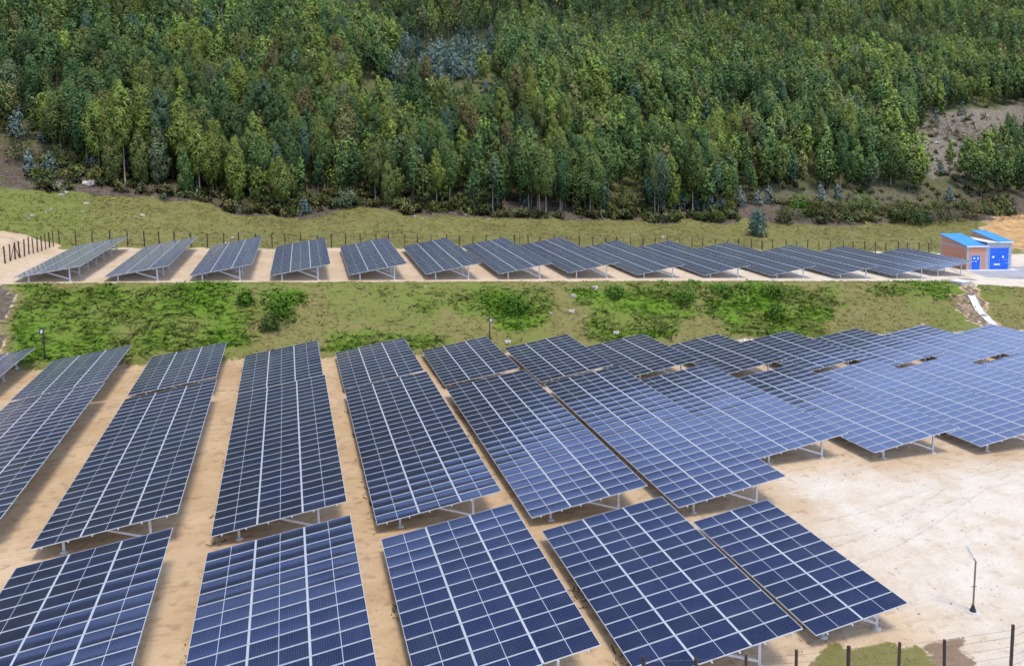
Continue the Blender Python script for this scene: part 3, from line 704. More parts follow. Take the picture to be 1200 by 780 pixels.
# ------------------------------------------------------------------ vegetation
TINTS = {'olive green': ((0.130,0.167,0.044), (0.237,0.282,0.081)), 'dark green': ((0.059,0.114,0.035), (0.128,0.194,0.061)), 'mid green': ((0.093,0.154,0.040), (0.183,0.250,0.070)),
         'bluish green': ((0.068,0.131,0.069), (0.140,0.207,0.113)), 'yellowish green': ((0.155,0.210,0.037), (0.277,0.336,0.073)), 'brownish green': ((0.146,0.138,0.051), (0.240,0.219,0.079)),
         'grey green': ((0.118,0.152,0.073), (0.198,0.240,0.116)), 'deep green': ((0.047,0.098,0.035), (0.102,0.160,0.055)), 'powder blue': ((.155,.245,.205), (.30,.40,.345)),
         'bright green': ((.055,.150,.012), (.13,.25,.024)), 'teal green': ((.040,.105,.088), (.085,.175,.15)), 'bush green': ((.055,.080,.016), (.115,.145,.03))}
def crown_arrays(rng, tint, h, h0, rmax, nl, ls, lobes=14, droop=.6, shape='euc', ex=.5):
    lo, hi = np.array(TINTS[tint][0]), np.array(TINTS[tint][1])
    t = np.sort(rng.random(lobes)) if lobes > 1 else np.array([.5])
    t = (np.arange(lobes) + rng.random(lobes)*.9)/lobes
    if shape == 'euc': prof = lambda t: np.minimum(1, .42 + t*1.7)*np.maximum(.2, (1-t)**ex)
    elif shape == 'cone': prof = lambda t: np.maximum(.10, (1-t)**.85)
    else: prof = lambda t: np.sqrt(np.maximum(.1, 1-(2*t-.75)**2*.55))
    rr = rmax*prof(t)
    ang = np.arange(lobes)*2.4 + rng.random(lobes)*1.2
    rad = rr*(.35 + .4*rng.random(lobes)); rad[-1] *= .2 if ex > .4 else .8
    ctr = np.stack([np.cos(ang)*rad, np.sin(ang)*rad, h0 + (h-h0)*(t*.93)], 1)
    ctr[:, :2] += np.array([math.cos(rng.random()*6.28), math.sin(rng.random()*6.28)])*.15
    sz = np.stack([rr*.44 + .12, rr*.44 + .12, (rr*.56 + .25)*(1.15 if shape == 'euc' else .9)], 1)
    w = sz[:, 0]**2 + .15; li = rng.choice(lobes, nl, p=w/w.sum())
    d = rng.normal(size=(nl, 3)); d /= np.linalg.norm(d, axis=1)[:, None]
    rad_ = .45 + .62*rng.random(nl)**.6
    c = ctr[li] + d*sz[li]*rad_[:, None]
    nrm = d*1.0 + rng.normal(size=(nl, 3))*.30 + np.array([0, 0, .35]); nrm /= np.linalg.norm(nrm, axis=1)[:, None]
    dn = np.array([0, 0, -1.0])*droop + rng.normal(size=(nl, 3))*.6
    a = dn - (dn*nrm).sum(1)[:, None]*nrm; a /= np.linalg.norm(a, axis=1)[:, None]
    b = np.cross(nrm, a); s = ls*(.6 + .8*rng.random(nl))[:, None]
    wv = s*(.42 + .25*rng.random(nl))[:, None]
    V = np.stack([c - a*s*.5, c + b*wv*.5 - a*s*.05, c + a*s*.6, c - b*wv*.5 - a*s*.05], 1).reshape(-1, 3)
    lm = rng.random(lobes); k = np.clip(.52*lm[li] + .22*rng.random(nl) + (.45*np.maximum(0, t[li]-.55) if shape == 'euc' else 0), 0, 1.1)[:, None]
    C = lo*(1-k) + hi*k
    bad = rng.random(nl) < .01; C[bad] = np.array([.17,.095,.035])
    cc = (c - np.array([0, 0, h0 + (h-h0)*.4]))/np.array([rmax, rmax, (h-h0)*.55]); cc /= np.maximum(np.linalg.norm(cc, axis=1), .3)[:, None]
    NN = d*.85 + cc*.55 + nrm*.14 + np.array([0, 0, .08]); NN /= np.linalg.norm(NN, axis=1)[:, None]
    return V, np.repeat(C, 4, 0), np.repeat(NN, 4, 0)
def leaf_mesh(name, V, C, NN=None, m=None):
    me = grid_mesh(name, V, np.arange(len(V)).reshape(-1, 4), m or M_LEAF, False)
    set_attr(me, 'tint', C)
    if NN is None: NN = np.tile([[0., 0., 1.]], (len(V), 1))
    at = me.attributes.new('nrm', 'FLOAT_VECTOR', 'POINT'); at.data.foreach_set('vector', NN.astype(np.float32).ravel()); return me
def trunk_mesh(rng, h, r0, h0, limbs=5, m=M_TRUNK):
    mb = MB(); bx, by = rng.normal(0, .18, 2)
    pts = [(bx*(k/5)**1.5, by*(k/5)**1.5, -.4 + (h*.93+.4)*k/5) for k in range(6)]
    mb.tube(pts, [r0*(1-.82*k/5) for k in range(6)], 6)
    for k in range(limbs):
        z = h0 + (h*.85-h0)*(k+.3)/max(1, limbs); a = k*2.4 + rng.random(); L = .9*(1-.6*(k/max(1, limbs)))
        t = (z+.4)/(h*.93+.4); o = Vector((bx*t**1.5, by*t**1.5, z))
        mb.tube([o, o + Vector((math.cos(a)*L*.6, math.sin(a)*L*.6, L*.6)), o + Vector((math.cos(a)*L, math.sin(a)*L, L*1.3))], [r0*.35, r0*.25, r0*.1], 4)
    return mb.mesh('trunk', m, True)

FOREST = ['olive green', 'dark green', 'mid green', 'bluish green', 'yellowish green', 'brownish green', 'grey green', 'deep green']
FW_ = np.array([.24, .15, .31, .03, .14, .05, .04, .04])
NEAR = {}; FARV = {}
SHAPES = [(12.4, 3.8, 2.25, 20, .42), (11.2, 2.6, 2.55, 22, .32), (9.6, 1.0, 2.15, 20, .52), (13.4, 5.2, 1.8, 18, .42), (10.6, 2.2, 2.8, 24, .25)]
SHN = ['tall bare-stemmed', 'broad-crowned', 'low-branched', 'slender high-crowned', 'wide many-topped']
for tn in FOREST:
    NEAR[tn] = []; FARV[tn] = []
    for v, (h, h0, rm, nlb, ex) in enumerate(SHAPES):
        rg = np.random.default_rng(100 + FOREST.index(tn)*7 + v)
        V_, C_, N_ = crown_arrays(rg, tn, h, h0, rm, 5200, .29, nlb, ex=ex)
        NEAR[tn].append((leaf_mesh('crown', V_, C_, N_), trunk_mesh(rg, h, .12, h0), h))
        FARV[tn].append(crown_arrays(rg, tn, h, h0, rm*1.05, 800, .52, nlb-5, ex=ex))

# clearings, as the photo shows them on the hillside
CLEAR = [[(1060,205),(1075,150),(1110,130),(1215,122),(1215,190),(1130,205)], [(845,160),(850,136),(888,130),(892,158)], [(415,140),(430,100),(560,100),(605,110),(600,140),(560,165),(520,140)],
         [(455,100),(470,55),(580,40),(590,100)], [(-30,225),(-30,158),(35,158),(75,190),(118,205),(118,228)], [(960,130),(1000,118),(1040,128),(1010,145)], [(705,255),(712,228),(748,224),(770,252)], [(885,262),(895,232),(925,230),(930,262)], [(866,270),(866,236),(960,228),(1100,230),(1215,236),(1215,275)],
         [(385,14),(430,-30),(470,-30),(450,18)], [(965,8),(990,-40),(1040,-40),(1050,10)], [(1070,250),(1085,205),(1110,205),(1105,255)], [(1120,262),(1140,238),(1215,235),(1215,262)], [(340,262),(346,240),(368,240),(368,262)]]
cand = []
yy = EDGE + 3.2
while yy < 440:
    st = 3.0 if yy < 165 else (3.4 if yy < 280 else 3.9)
    x0, x1 = -.32*yy - 12, 1.12*yy + 14
    for xx in np.arange(x0, x1, st): cand.append((xx + R.uniform(-1.3, 1.3), yy + R.uniform(-1.3, 1.3)))
    yy += st*.98
cand = np.array(cand)
cz_ = ground(cand[:, 0], cand[:, 1])
cpx, cpy, cw = project(cand[:, 0], cand[:, 1], cz_)
keep = np.ones(len(cand), bool)
for pl in CLEAR: keep &= ~in_poly(cpx, cpy, pl)
dens = vnoise(cand[:, 0], cand[:, 1], 14, 41) + vnoise(cand[:, 0], cand[:, 1], 5, 42)*.6
keep &= R.random(len(cand)) < np.clip(1.02 + dens*.8, .25, 1)
keep &= (cpx > -60) & (cpx < 1260)
keep &= litter_w(cand[:, 0], cand[:, 1]) > .5
cand, cz_, cpx, cpy, cw = cand[keep], cz_[keep], cpx[keep], cpy[keep], cw[keep]
inview = (cpx > 4) & (cpx < 1196) & (cpy > 0)
hs = np.clip(.72 + .50*R.random(len(cand)) + .5*vnoise(cand[:, 0], cand[:, 1], 11, 43), .48, 1.32)
tn_i = R.choice(8, len(cand), p=FW_/FW_.sum())
reg = vnoise(cand[:, 0], cand[:, 1], 17, 44)
tn_i = np.where((reg > .22) & (R.random(len(cand)) < .6), 4, tn_i); tn_i = np.where((reg < -.24) & (R.random(len(cand)) < .6), 1, tn_i)
front = cand[:, 1] < EDGE + 7
sh_i = np.where(front, R.choice(5, len(cand), p=[.30, .25, .20, .12, .13]), R.choice(5, len(cand), p=[.22, .26, .16, .12, .24]))
order = np.argsort(cw/hs + np.where(inview, 0, 1e6))
near_ids = [i for i in order[:300] if inview[i]]
isnear = np.zeros(len(cand), bool); isnear[near_ids] = True
ranks = {0: 'on the wood edge', 1: 'just inside the wood', 2: 'deeper in the wood'}
seen = {}
peaks = [151, 230, 308, 382, 454, 524, 590, 654, 722, 777, 850, 928, 988, 1060]
for i in near_ids:
    tn = FOREST[tn_i[i]]; cr, tr, h = NEAR[tn][sh_i[i]]
    rk = 0 if cand[i, 1] < EDGE+4.5 else (1 if cand[i, 1] < EDGE+10 else 2)
    k = int(np.argmin([abs(cpx[i]-p) for p in peaks]))
    where = 'above the %s terrace table' % ORD[k] if cpx[i] < 1090 else 'above the brick substation'
    lab = '%s %s eucalyptus %s, %s' % (SHN[sh_i[i]], tn, ranks[rk], where)
    root = empty('eucalyptus_tree', (cand[i, 0], cand[i, 1], cz_[i]), R.uniform(0, 6.28), lab, 'tree', 'eucalyptus trees of the hillside plantation')
    root.scale = (hs[i]*R.uniform(.9, 1.1),)*2 + (hs[i],)
    place('trunk', tr, root); place('crown', cr, root)

def merge(parts):
    return tuple(np.concatenate([p[k] for p in parts]) for k in range(3))
def rotn(N, a):
    c, n = math.cos(a), math.sin(a); return np.stack([N[:, 0]*c - N[:, 1]*n, N[:, 0]*n + N[:, 1]*c, N[:, 2]], 1)
def xform(V, x, y, z, s, a, sz=None):
    c, n = math.cos(a), math.sin(a)
    return np.stack([(V[:, 0]*c - V[:, 1]*n)*s + x, (V[:, 0]*n + V[:, 1]*c)*s + y, V[:, 2]*(sz or s) + z], 1)
far = []
tq = lambda h: np.array([(-.1,0,-.3),(.1,0,-.3),(.03,0,h),(-.03,0,h),(0,-.1,-.3),(0,.1,-.3),(0,.03,h),(0,-.03,h)], float)
for i in range(len(cand)):
    if isnear[i]: continue
    tn = FOREST[tn_i[i]]; V_, C_, N_ = FARV[tn][sh_i[i]]; a = R.uniform(0, 6.28)
    dist = cand[i, 1]; kq = 800 if dist < 220 else (560 if dist < 280 else 360)
    V2 = V_[:kq*4]
    br = .72 + .58*R.random()
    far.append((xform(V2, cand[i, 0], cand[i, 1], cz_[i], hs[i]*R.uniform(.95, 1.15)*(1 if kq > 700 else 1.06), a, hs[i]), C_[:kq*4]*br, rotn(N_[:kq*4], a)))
    far.append((xform(tq(11.0), cand[i, 0], cand[i, 1], cz_[i], hs[i], a), np.tile([[.19,.155,.125]], (8, 1)), np.tile([[0, -.9, .43]], (8, 1))))
V_, C_, N_ = merge(far)
tag(place('forest', leaf_mesh('forest', V_, C_, N_)), 'dense mixed green eucalyptus wood covering the hillside up to the top edge', 'forest', None, 'stuff')

# ---- juvenile blue eucalyptus, shrubs, agaves
def plant(name, x, y, tint, h, rm, label, cat, group=None, shape='cone', nl=500, ls=.35, lobes=12, h0=.1, trunk=True, sink=0):
    rg = np.random.default_rng(int(abs(x*131 + y*17)) % 99991)
    root = empty(name, (x, y, gz(x, y)-sink), rg.random()*6.28, label, cat, group)
    V_, C_, N_ = crown_arrays(rg, tint, h, h0, rm, nl, ls, lobes, .3, shape)
    V_[:, 2] = np.maximum(V_[:, 2], .02)
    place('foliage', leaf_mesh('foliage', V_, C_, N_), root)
    if trunk: place('stem', trunk_mesh(rg, h*.9, .05, h*.3, 3, M_TRUNK), root)
    return root
JUV = [(357,252,24,'in the dark dip below the wood at left'), (581,243,24,'at the wood edge, larger of a close pair'), (617,239,15,'at the wood edge, smaller and right of a close pair'),
       (798,246,27,'tallest of the row above the eleventh terrace table'), (816,247,22,'in the row under tall bare trunks, right of the tallest'), (833,245,24,'beneath bare trunks, midway along the blue row'), (846,247,17,'low in the blue row, left of its right end'), (868,243,26,'at the right end of the blue row'),
       (776,248,15,'small one at the left end of the blue row'), (888,241,20,'just behind the round blue-green bush, left one'), (902,240,24,'just behind the round blue-green bush, right one'), (961,236,24,'behind the bright bushes, left of two'), (981,234,20,'behind the bright bushes, right of two'),
       (217,190,30,'standing alone among dark trees above the second terrace table'), (282,192,24,'among dark trees above the third terrace table'), (18,168,42,'tall, at the far left edge of the photo'), (27,160,40,'tall, second from the far left edge'), (52,168,24,'low, right of the tall far left pair'), (33,200,26,'lowest left, above the pale earth track'),
       (58,205,30,'just above the pale earth track at left'), (110,195,20,'near the pale boulder at left'), (1102,205,16,'small, below the felled clearing at right'), (1113,236,20,'above the bushes left of the substation'), (1096,145,20,'at the left edge of the felled clearing'), (960,125,24,'below dark crowns right of the small clearing'),
       (1128,135,18,'on the upper edge of the felled clearing'), (570,110,18,'right of the pale blue grove'), (594,98,22,'at the top right of the bare brown gap'), (415,186,18,'deep among dark trees left of centre')]
for px_, py_, hp, wh in JUV:
    p = gp(px_, py_, 60); s = (p - Vector((0, 0, CAM_H))).dot(Vector(FW))/FPX
    plant('blue_gum_sapling', p.x, p.y, 'powder blue', hp*s, hp*s*.40, 'powdery blue gum sapling ' + wh, 'sapling', 'powdery blue gum saplings', nl=420, ls=.36, lobes=13)
GROVE = [(R.uniform(458, 580), R.uniform(58, 102)) for _ in range(95)]
gi = 0
for px_, py_ in sorted(GROVE, key=lambda q: -q[1]):
    py_ = py_ - max(0, (px_-520))*.25
    p = gp(px_, py_, 60); s = (p - Vector((0, 0, CAM_H))).dot(Vector(FW))/FPX
    tall = R.random() < .12
    hp = R.uniform(34, 42) if tall else R.uniform(18, 30)
    plant('blue_gum_sapling', p.x, p.y, 'powder blue' if R.random() < .62 else ('teal green' if R.random() < .4 else 'grey green'), hp*s, hp*s*(.30 if tall else .46),
          'pale blue gum sapling in the frosty blue grove high on the slope', 'sapling', 'pale blue grove on the slope', nl=420, ls=.5, lobes=11)
p = gp(888, 277, 100)
plant('round_bush', p.x, p.y, 'teal green', 5.0, 1.9, 'large round blue-green bush alone on the grass behind the terrace fence', 'bush', None, 'bush', 1500, .32, 26, .2)
BUSH = [(917,262,24,22,'bush green','bright green bush, left end of the thicket right of the round blue-green bush'), (935,256,38,30,'bright green','tallest bright green bush of the thicket right of the round blue-green bush'), (958,256,30,20,'bush green','dull green bush in the middle of the thicket behind the terrace'),
        (985,255,34,22,'bush green','low olive bush over brown litter behind the twelfth terrace table'), (1012,252,36,26,'bright green','rounded fresh green bush above the thirteenth terrace table'), (1062,262,34,22,'bush green','low green bush, leftmost of those left of the substation'), (1078,264,30,20,'deep green','darkest green bush left of the substation'),
        (1095,262,36,26,'bush green','mid green bush close behind the substation, left of its roof'), (1118,260,36,24,'bush green','olive bush right behind the substation roof'), (1140,256,30,20,'brownish green','brownish bush above the substation roof'),
        (455,236,26,18,'bush green','green thicket bush at the wood edge above the fifth terrace table'), (395,228,34,34,'yellowish green','yellow-green arching bush at the wood edge above the fourth terrace table'), (408,243,30,22,'grey green','grey green bush beside the arching one, at the wood edge'),
        (730,250,40,34,'bush green','green scrub patch on the slope above the ninth terrace table'), (745,225,40,34,'mid green','upper green scrub patch on the open gap above the ninth terrace table'), (843,260,20,10,'bush green','small bush on the litter edge above the eleventh terrace table'), (818,258,16,8,'bush green','tiny bush on the litter edge above the tenth terrace table'),
        (70,195,40,22,'bush green','spreading green bush above the pale track at left'), (108,192,30,18,'bright green','fresh green bush left of the pale boulder'), (25,190,44,22,'bush green','wide olive bush at the far left edge of the wood'), (462,130,40,20,'bush green','low green scrub at the left of the bare gap below the blue grove'),
        (492,128,44,22,'bright green','bright scrub in the middle gap below the blue grove'), (524,126,40,30,'mid green','rounded bush below the blue grove'), (1010,140,24,14,'yellowish green','yellow flowering bush below the dark trees left of the felled clearing'),
        (329,376,50,52,'bright green','big dark green bush on the bank below the fourth terrace table'), (290,356,22,20,'bright green','smaller bush on the bank left of the big one'), (316,384,26,16,'bush green','low bush at the foot of the big one on the bank'),
        (600,366,44,30,'bright green','bright leafy clump on the bank below the seventh terrace table'), (720,345,30,12,'bright green','low leafy clump at the bank top below the ninth terrace table'), (800,352,36,18,'bright green','leafy clump at the bank top below the tenth terrace table'),
        (905,348,34,20,'bright green','bright leafy clump at the bank top below the twelfth terrace table'), (908,375,30,24,'bright green','bright leafy clump halfway down the bank below the twelfth terrace table'), (845,343,30,12,'bright green','low clump at the bank top below the eleventh terrace table')]
for px_, py_, wp, hp, tn, lab in BUSH:
    p = gp(px_, py_, 60); s = (p - Vector((0, 0, CAM_H))).dot(Vector(FW))/FPX
    onbank = 78 < p.y < 95
    plant('bush', p.x, p.y, tn, hp*s*(.85 if onbank else 1.0), wp*s*.5, lab, 'bush', 'green bushes', 'bush', 700, .30 if onbank else .36, 18, .0, trunk=not onbank, sink=.25 if onbank else 0)
def agave(px_, py_, r, label):
    p = gp(px_, py_, 60); root = empty('agave', p, 0, label, 'agave', 'spiky agaves at the wood edge')
    vs = []; cs = []
    for k in range(46):
        a = k*2.4; e = .25 + 1.1*((k*.618) % 1); L = r*(.8+.3*rnd.random())
        d = Vector((math.cos(a)*math.cos(e), math.sin(a)*math.cos(e), math.sin(e))); sdv = Vector((-math.sin(a), math.cos(a), 0))*r*.09
        m_ = d*L*.5 + Vector((0,0,.06)); t_ = d*L - Vector((0,0,.25*L*math.cos(e)))
        vs += [(0,0,.05), tuple(m_+sdv), tuple(t_), tuple(m_-sdv)]; g = rnd.random(); cs += [(.14+.14*g, .20+.12*g, .03)]*4
    place('leaves', leaf_mesh('leaves', np.array(vs), np.array(cs)), root)
agave(452, 240, 1.7, 'spiky green agave at the wood edge above the fifth terrace table')
agave(503, 247, 1.4, 'spiky yellow-green agave, larger one above the sixth terrace table')
agave(530, 247, .8, 'small spiky agave right of the yellow-green one')

# ---- felled logs, rocks
LOGS = [(1068,186,1092,150,.12,'leaning longest at the left side of the felled clearing'), (1070,178,1098,140,.08,'thin, upper left in the felled clearing'), (1109,143,1124,168,.14,'pale with cut end, slanting down in the middle of the clearing'), (1118,160,1132,168,.10,'short, beside the boulder in the clearing'),
        (1141,142,1152,170,.13,'pale, right of the middle of the clearing'), (1155,132,1163,155,.15,'thick pale, upper right of the clearing'), (1160,150,1174,172,.09,'thin, lower right of the clearing'), (1176,152,1192,132,.12,'pointing up at the right end of the clearing'),
        (430,120,440,126,.10,'short pale, left of the bare gap'), (648,228,662,244,.09,'thin fallen, among the front trunks above the eighth terrace table'), (700,250,712,262,.09,'pale thin, on the litter edge above the ninth terrace table'), (304,242,318,222,.10,'broken pale, leaning in the dark gap above the third terrace table'), (290,246,305,228,.07,'thin broken, left of the leaning one in the dark gap'), (980,130,990,142,.09,'grey, under trees left of the felled clearing')]
for x0, y0, x1, y1, rr_, wh in LOGS:
    a, b = gp(x0, y0, 60), gp(x1, y1, 60)
    L = (b-a).length
    if L > 14: b = a + (b-a)*14/L
    b = Vector((b.x, b.y, gz(b.x, b.y)))
    mb = MB(); md = (a+b)/2 - a + Vector((rnd.uniform(-.2,.2), 0, .35)); mb.tube([Vector((0,0,.12)), md*.5+Vector((0,0,.2)), md, (b-a)*.8+Vector((0,0,.3)), b-a+Vector((0,0,.25))], [rr_, rr_*.95, rr_*.85, rr_*.7, rr_*.5], 7)
    o = mb.build('fallen_log', M_WOOD, None, True, a); tag(o, 'bare fallen log, ' + wh, 'log', 'bare fallen logs')
def rock_mesh(rg, s, flat=.7):
    import bmesh
    bm = bmesh.new(); bmesh.ops.create_icosphere(bm, subdivisions=2, radius=1)
    k = rg.random(9)
    for v in bm.verts:
        c = v.co; n = 1 + .22*math.sin(c.x*3+k[0]*6) + .18*math.sin(c.y*4+k[1]*6) + .12*math.sin(c.z*5+c.x*3+k[2]*6)
        c.x = max(-.75, min(.8, c.x*n)); c.y *= n; c.z = max(-.5, min(.62, c.z*n))*flat; v.co = c*s
    me = bpy.data.meshes.new('rock'); bm.to_mesh(me); bm.free(); me.materials.append(M_ROCK); return me
RG = np.random.default_rng(5)
ROCKS = [(105,216,1.15,'largest pale boulder with a flat top, at the wood edge at far left'), (167,253,.5,'bright white rock alone on the grass behind the second terrace table'), (38,253,.38,'white rock on the grass above the left fence, larger of a pair'), (34,257,.24,'white rock on the grass above the left fence, smaller of a pair'), (102,239,.42,'white rock among rubble below the large boulder'),
         (60,245,.24,'small white rock at the left of the rubble patch'), (54,249,.2,'small white rock under the rubble patch'), (97,248,.22,'small white rock right of the rubble patch'), (72,229,.4,'pale stone on the earth slip left of the large boulder'), (78,226,.45,'pale stone in the middle of the earth slip'), (272,279,.35,'white rock at the fence between the second and third terrace tables'),
         (264,285,.25,'low white rock just right of the second terrace table'), (777,278.5,.45,'white rock behind the fence at the tenth terrace table'), (279,241,.35,'white stone under the trees above the third terrace table'), (573,257,.3,'white stone on the litter edge above the seventh terrace table'), (1118,166,.85,'grey boulder in the felled clearing, right one'), (1098,168,.7,'grey boulder in the felled clearing, left one'),
         (850,257,.3,'white stone on the litter edge above the eleventh terrace table'), (545,252,.3,'pale stone in the rubble line above the seventh terrace table'), (478,251,.28,'pale stone, left in the rubble line above the sixth terrace table'), (486,254,.3,'pale stone, middle of the rubble line above the sixth terrace table'), (495,256,.25,'pale stone, right in the rubble line above the sixth terrace table'),
         (697,338,.5,'pale rock at the bank top below the eighth terrace table'), (672,347,.4,'grey rock on the bank below the eighth terrace table'), (670,366,.45,'pale rock halfway down the bank below the eighth terrace table'), (645,368,.35,'pale rock left of the others on the bank'), (722,391,.4,'pale rubble rock at the bank foot behind the seventh table'), (1081,381,.3,'white stone behind the eleventh table under the bank'), (595,402,.45,'pale rock at the bank foot right of the pole lamp')]
for px_, py_, s, lab in ROCKS:
    p = gp(px_, py_, 60); o = place('rock', rock_mesh(RG, s), None, p + Vector((0,0,s*.12)), (0,0,RG.random()*6.28)); tag(o, lab, 'rock', 'pale rocks')
p = gp(132, 233.5, 60); mb = MB()
me = rock_mesh(RG, .38, .5); me.materials.clear(); me.materials.append(noisy('yellow_plastic', (.72,.50,.02), (.6,.42,.02), 3, .5)); o = place('plastic_sack', me, None, p + Vector((0,0,.1))); tag(o, 'small bright yellow sack lying on the grass below the wood at left', 'sack')

# ------------------------------------------------------------------ grass tufts, brushwood (nobody could count them)
def tufts(n_try, xr, yr, wfun, hgt, colfun, rng, blades=3, wid=.16):
    x = rng.uniform(*xr, n_try); y = rng.uniform(*yr, n_try)
    k = rng.random(n_try) < wfun(x, y); x, y = x[k], y[k]; z = ground(x, y)
    n = len(x); out = []; cc = colfun(x, y, rng)
    for b in range(blades):
        a = rng.uniform(0, 6.28, n); h = hgt(x, y)*(.6 + .8*rng.random(n)); w = h*wid*(2.0 + 2*rng.random(n))
        lx, ly = rng.normal(0, 1.5, n)*h, rng.normal(0, 1.5, n)*h; ox, oy = rng.normal(0, .10, n), rng.normal(0, .10, n)
        ca, sa = np.cos(a)*w, np.sin(a)*w
        q = np.stack([np.stack([x+ox-ca*.6, y+oy-sa*.6, z-.03], 1), np.stack([x+ox+ca*.6, y+oy+sa*.6, z-.03], 1), np.stack([x+ox+ca*.5+lx, y+oy+sa*.5+ly, z+h*.55], 1), np.stack([x+ox-ca*.5+lx*1.1, y+oy-sa*.5+ly*1.1, z+h*.7], 1)], 1)
        nn = np.stack([rng.normal(0, .3, n), rng.normal(-.15, .3, n), np.ones(n)], 1); nn /= np.linalg.norm(nn, axis=1)[:, None]
        out.append((q.reshape(-1, 3), np.repeat(cc*(.8+.4*rng.random((n, 1))), 4, 0), np.repeat(nn, 4, 0)))
    return merge(out)
def green_at(x, y):
    z = ground(x, y); a, b, w = project(x, y, z); g = np.zeros(len(x))
    a = a + vnoise(x, y, 2.2, 31)*26; b = b + vnoise(x, y, 2.2, 32)*16
    for poly, s in GREENS: g = np.maximum(g, s*in_poly(a, b, poly))
    return g
def bank_col(x, y, rng):
    g = np.clip(green_at(x, y)*.78 + rng.normal(0, .16, len(x)) + vnoise(x, y, 3, 51)*.7 + vnoise(x, y, 1.2, 56)*.5, 0, 1)[:, None]; k = rng.random((len(x), 1))
    dry = np.array([.23,.21,.070])*(1-k) + np.array([.32,.28,.12])*k; grn = np.array([.068,.175,.009])*(1-k) + np.array([.16,.285,.022])*k
    return dry*(1-g) + grn*g
def bank_w(x, y):
    t = (y-toe_y(x))/(lip_y(x)-toe_y(x)); w = ((t > .0) & (t < 1.06))*(.6 + .4*green_at(x, y))*np.clip(.75 + vnoise(x, y, 2.5, 52)*1.2, .05, 1)
    a, b, _ = project(x, y, ground(x, y))
    w = w*(1-in_poly(a, b, [(1112,328),(1142,328),(1176,386),(1134,386)]))*(1-in_poly(a, b, [(-60,325),(12,335),(6,400),(0,470),(-60,470)]))
    return w
ga = tufts(42000, (-34, 112), (74, 96), bank_w, lambda x, y: .15 + .14*green_at(x, y), bank_col, np.random.default_rng(61))
def slope_col(x, y, rng):
    k = rng.random((len(x), 1)); g = np.clip(.35 + vnoise(x, y, 6, 53)*.8 + .4*np.clip((-24-x)/8, 0, 1), 0, 1)[:, None]
    return (np.array([.205,.170,.075])*(1-k) + np.array([.27,.225,.10])*k)*(1-g) + (np.array([.145,.15,.042])*(1-k) + np.array([.205,.20,.06])*k)*g
gb = tufts(34000, (-60, 170), (122.5, 146), lambda x, y: grass_w(x, y)*(1-litter_w(x, y))*(1-in_poly(*project(x, y, ground(x, y))[:2], [(1146,262),(1166,250),(1270,243),(1270,302),(1160,294)]))*np.clip(.7+vnoise(x, y, 4, 54), .1, 1)*(1-(x < -30)*(y < 123.5)), lambda x, y: .16 + 0*x, slope_col, np.random.default_rng(62))
def near_w(x, y):
    a, b, _ = project(x, y, ground(x, y)); return 1.0*in_poly(a, b, [(940,800),(955,766),(1040,751),(1085,766),(1100,800)])
gc = tufts(1800, (8, 24), (22, 30), near_w, lambda x, y: .05 + 0*x, lambda x, y, r: np.array([.27,.235,.10])*(.7+.6*r.random((len(x), 1))), np.random.default_rng(63))
def strip_w(x, y):      # weeds along the drip lines between the tables
    w = np.zeros(len(x))
    for r, X0, Y0, Z0, n, w_, *_s in TABLES:
        if r in 'ABC': w = np.maximum(w, np.exp(-((x-X0-.1)/.22)**2)*((y > Y0) & (y < Y0+n*PITCH[r])))
    return w*np.clip(vnoise(x, y, 1.8, 55)*3 - .2, 0, 1)
gd = tufts(60000, (-24, 30), (27, 80), strip_w, lambda x, y: .10 + 0*x, lambda x, y, r: np.array([.10,.09,.035])*(.6+.8*r.random((len(x), 1))), np.random.default_rng(64))
V_, C_, N_ = merge([ga, gb, gc, gd])
tag(place('grass', leaf_mesh('grass', V_, C_, N_)), 'rough green and straw coloured grass on the bank and on the slope below the wood', 'grass', None, 'stuff')
def brush():
    rg = np.random.default_rng(71); vs = []; cs = []
    x = rg.uniform(-60, 175, 26000); y = EDGE - 3 + rg.exponential(11, 26000)
    k = litter_w(x, y) > .4; x, y = x[k], y[k]
    cl = []
    for (a, b) in [(1130, 160)]:
        p = gp(a, b, 60); cl.append((p.x, p.y))
    xc = cl[0][0] + rg.normal(0, 10, 9000); yc = cl[0][1] + rg.normal(0, 9, 9000); x = np.concatenate([x, xc]); y = np.concatenate([y, yc]); z = ground(x, y); n = len(x)
    a = rg.uniform(0, 6.28, n); L = .25 + .6*rg.random(n)**2; e = rg.normal(.25, .35, n); w = .018 + .03*rg.random(n)
    d = np.stack([np.cos(a)*np.cos(e), np.sin(a)*np.cos(e), np.abs(np.sin(e))], 1)*L[:, None]; s = np.stack([-np.sin(a), np.cos(a), 0*a], 1)*w[:, None]; up = np.stack([0*a, 0*a, w], 1)
    c = np.stack([x, y, z+.02], 1)
    q = np.stack([c-s, c+d-s*.4, c+d+s*.4+up, c+s+up], 1)
    col = np.where(rg.random((n, 1)) < .35, np.array([[.34,.28,.25]]), np.array([[.17,.115,.095]]))*(.6+.7*rg.random((n, 1)))
    gm = rg.random(n) < .12; col[gm] = np.array([.09,.11,.035])
    return q.reshape(-1, 3), np.repeat(col, 4, 0)
V_, C_ = brush()
tag(place('brushwood', leaf_mesh('brushwood', V_, C_)), 'grey brown cut branches and litter along the foot of the wood', 'brushwood', None, 'stuff')
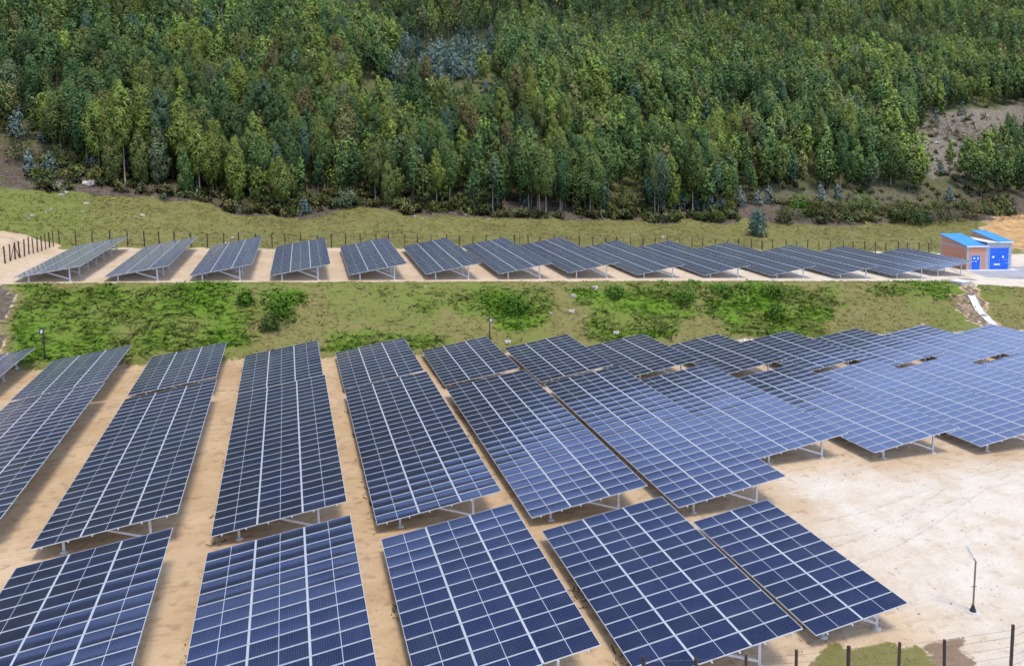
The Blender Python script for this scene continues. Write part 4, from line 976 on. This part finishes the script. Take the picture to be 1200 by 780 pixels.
# undergrowth between trunks
def under():
    rg = np.random.default_rng(81); parts = []
    base = [crown_arrays(np.random.default_rng(900+k), t, 1.3, .0, .9, 90, .36, 8, .2, 'bush') for k, t in enumerate(['bush green', 'olive green', 'brownish green', 'grey green', 'brownish green'])]
    x = rg.uniform(-70, 230, 7000); y = EDGE + .5 + rg.exponential(45, 7000); z = ground(x, y)
    x[:1900] = rg.uniform(-45, 185, 1900); y[:1900] = EDGE + rg.uniform(-2.5, 10, 1900); z = ground(x, y)
    ok = (litter_w(x, y) > .5) & (vnoise(x, y, 8, 82) > -.14)
    for i in np.nonzero(ok)[0]:
        V_, C_, N_ = base[rg.integers(5)]; s = rg.uniform(.35, 1.0)*(1.35 if y[i] < EDGE + 10 else 1); parts.append((xform(V_, x[i], y[i], z[i]-.1, s, rg.uniform(0, 6.28)), C_*rg.uniform(.9, 1.5), N_))
    return merge(parts)
V_, C_, N_ = under()
tag(place('undergrowth', leaf_mesh('undergrowth', V_, C_, N_)), 'low scrubby undergrowth between the trunks at the foot of the wood', 'undergrowth', None, 'stuff')

def pebbles():
    rg = np.random.default_rng(91); x = np.concatenate([rg.uniform(-30, 60, 7000), rg.uniform(18, 60, 2600)]); y = np.concatenate([rg.uniform(23, 80, 7000), rg.uniform(23, 46, 2600)])
    k = (vnoise(x, y, 3, 92) + vnoise(x, y, .8, 93)) > .05; x, y = x[k], y[k]; z = ground(x, y); n = len(x); s = .018 + .07*rg.random(n)**3.5
    c = np.stack([x, y, z], 1); V = []
    for k in range(4):
        a = rg.uniform(0, .7, n) + k*1.57; V.append(c + np.stack([np.cos(a)*s, np.sin(a)*s, -s*.2], 1))
    V.append(c + np.stack([rg.normal(0, .2, n)*s, rg.normal(0, .2, n)*s, s*.7], 1))
    V = np.stack(V, 1).reshape(-1, 3); b = np.arange(n)*5
    F = np.concatenate([np.stack([b+k, b+(k+1) % 4, b+4], 1) for k in range(4)])
    col = np.array([[.40,.31,.22]])*(.6+.8*rg.random((n, 1)))
    m = mat('stone_chips', (.4,.3,.2), .9); N = NT(m); N.l(N.n('ShaderNodeAttribute', attribute_name='tint').outputs['Color'], N.p.inputs['Base Color'])
    me = grid_mesh('gravel', V, F, m, False); set_attr(me, 'tint', np.repeat(col, 5, 0)); return me
tag(place('gravel', pebbles()), 'scattered brown stone chips on the sandy ground between the tables', 'gravel', None, 'stuff')
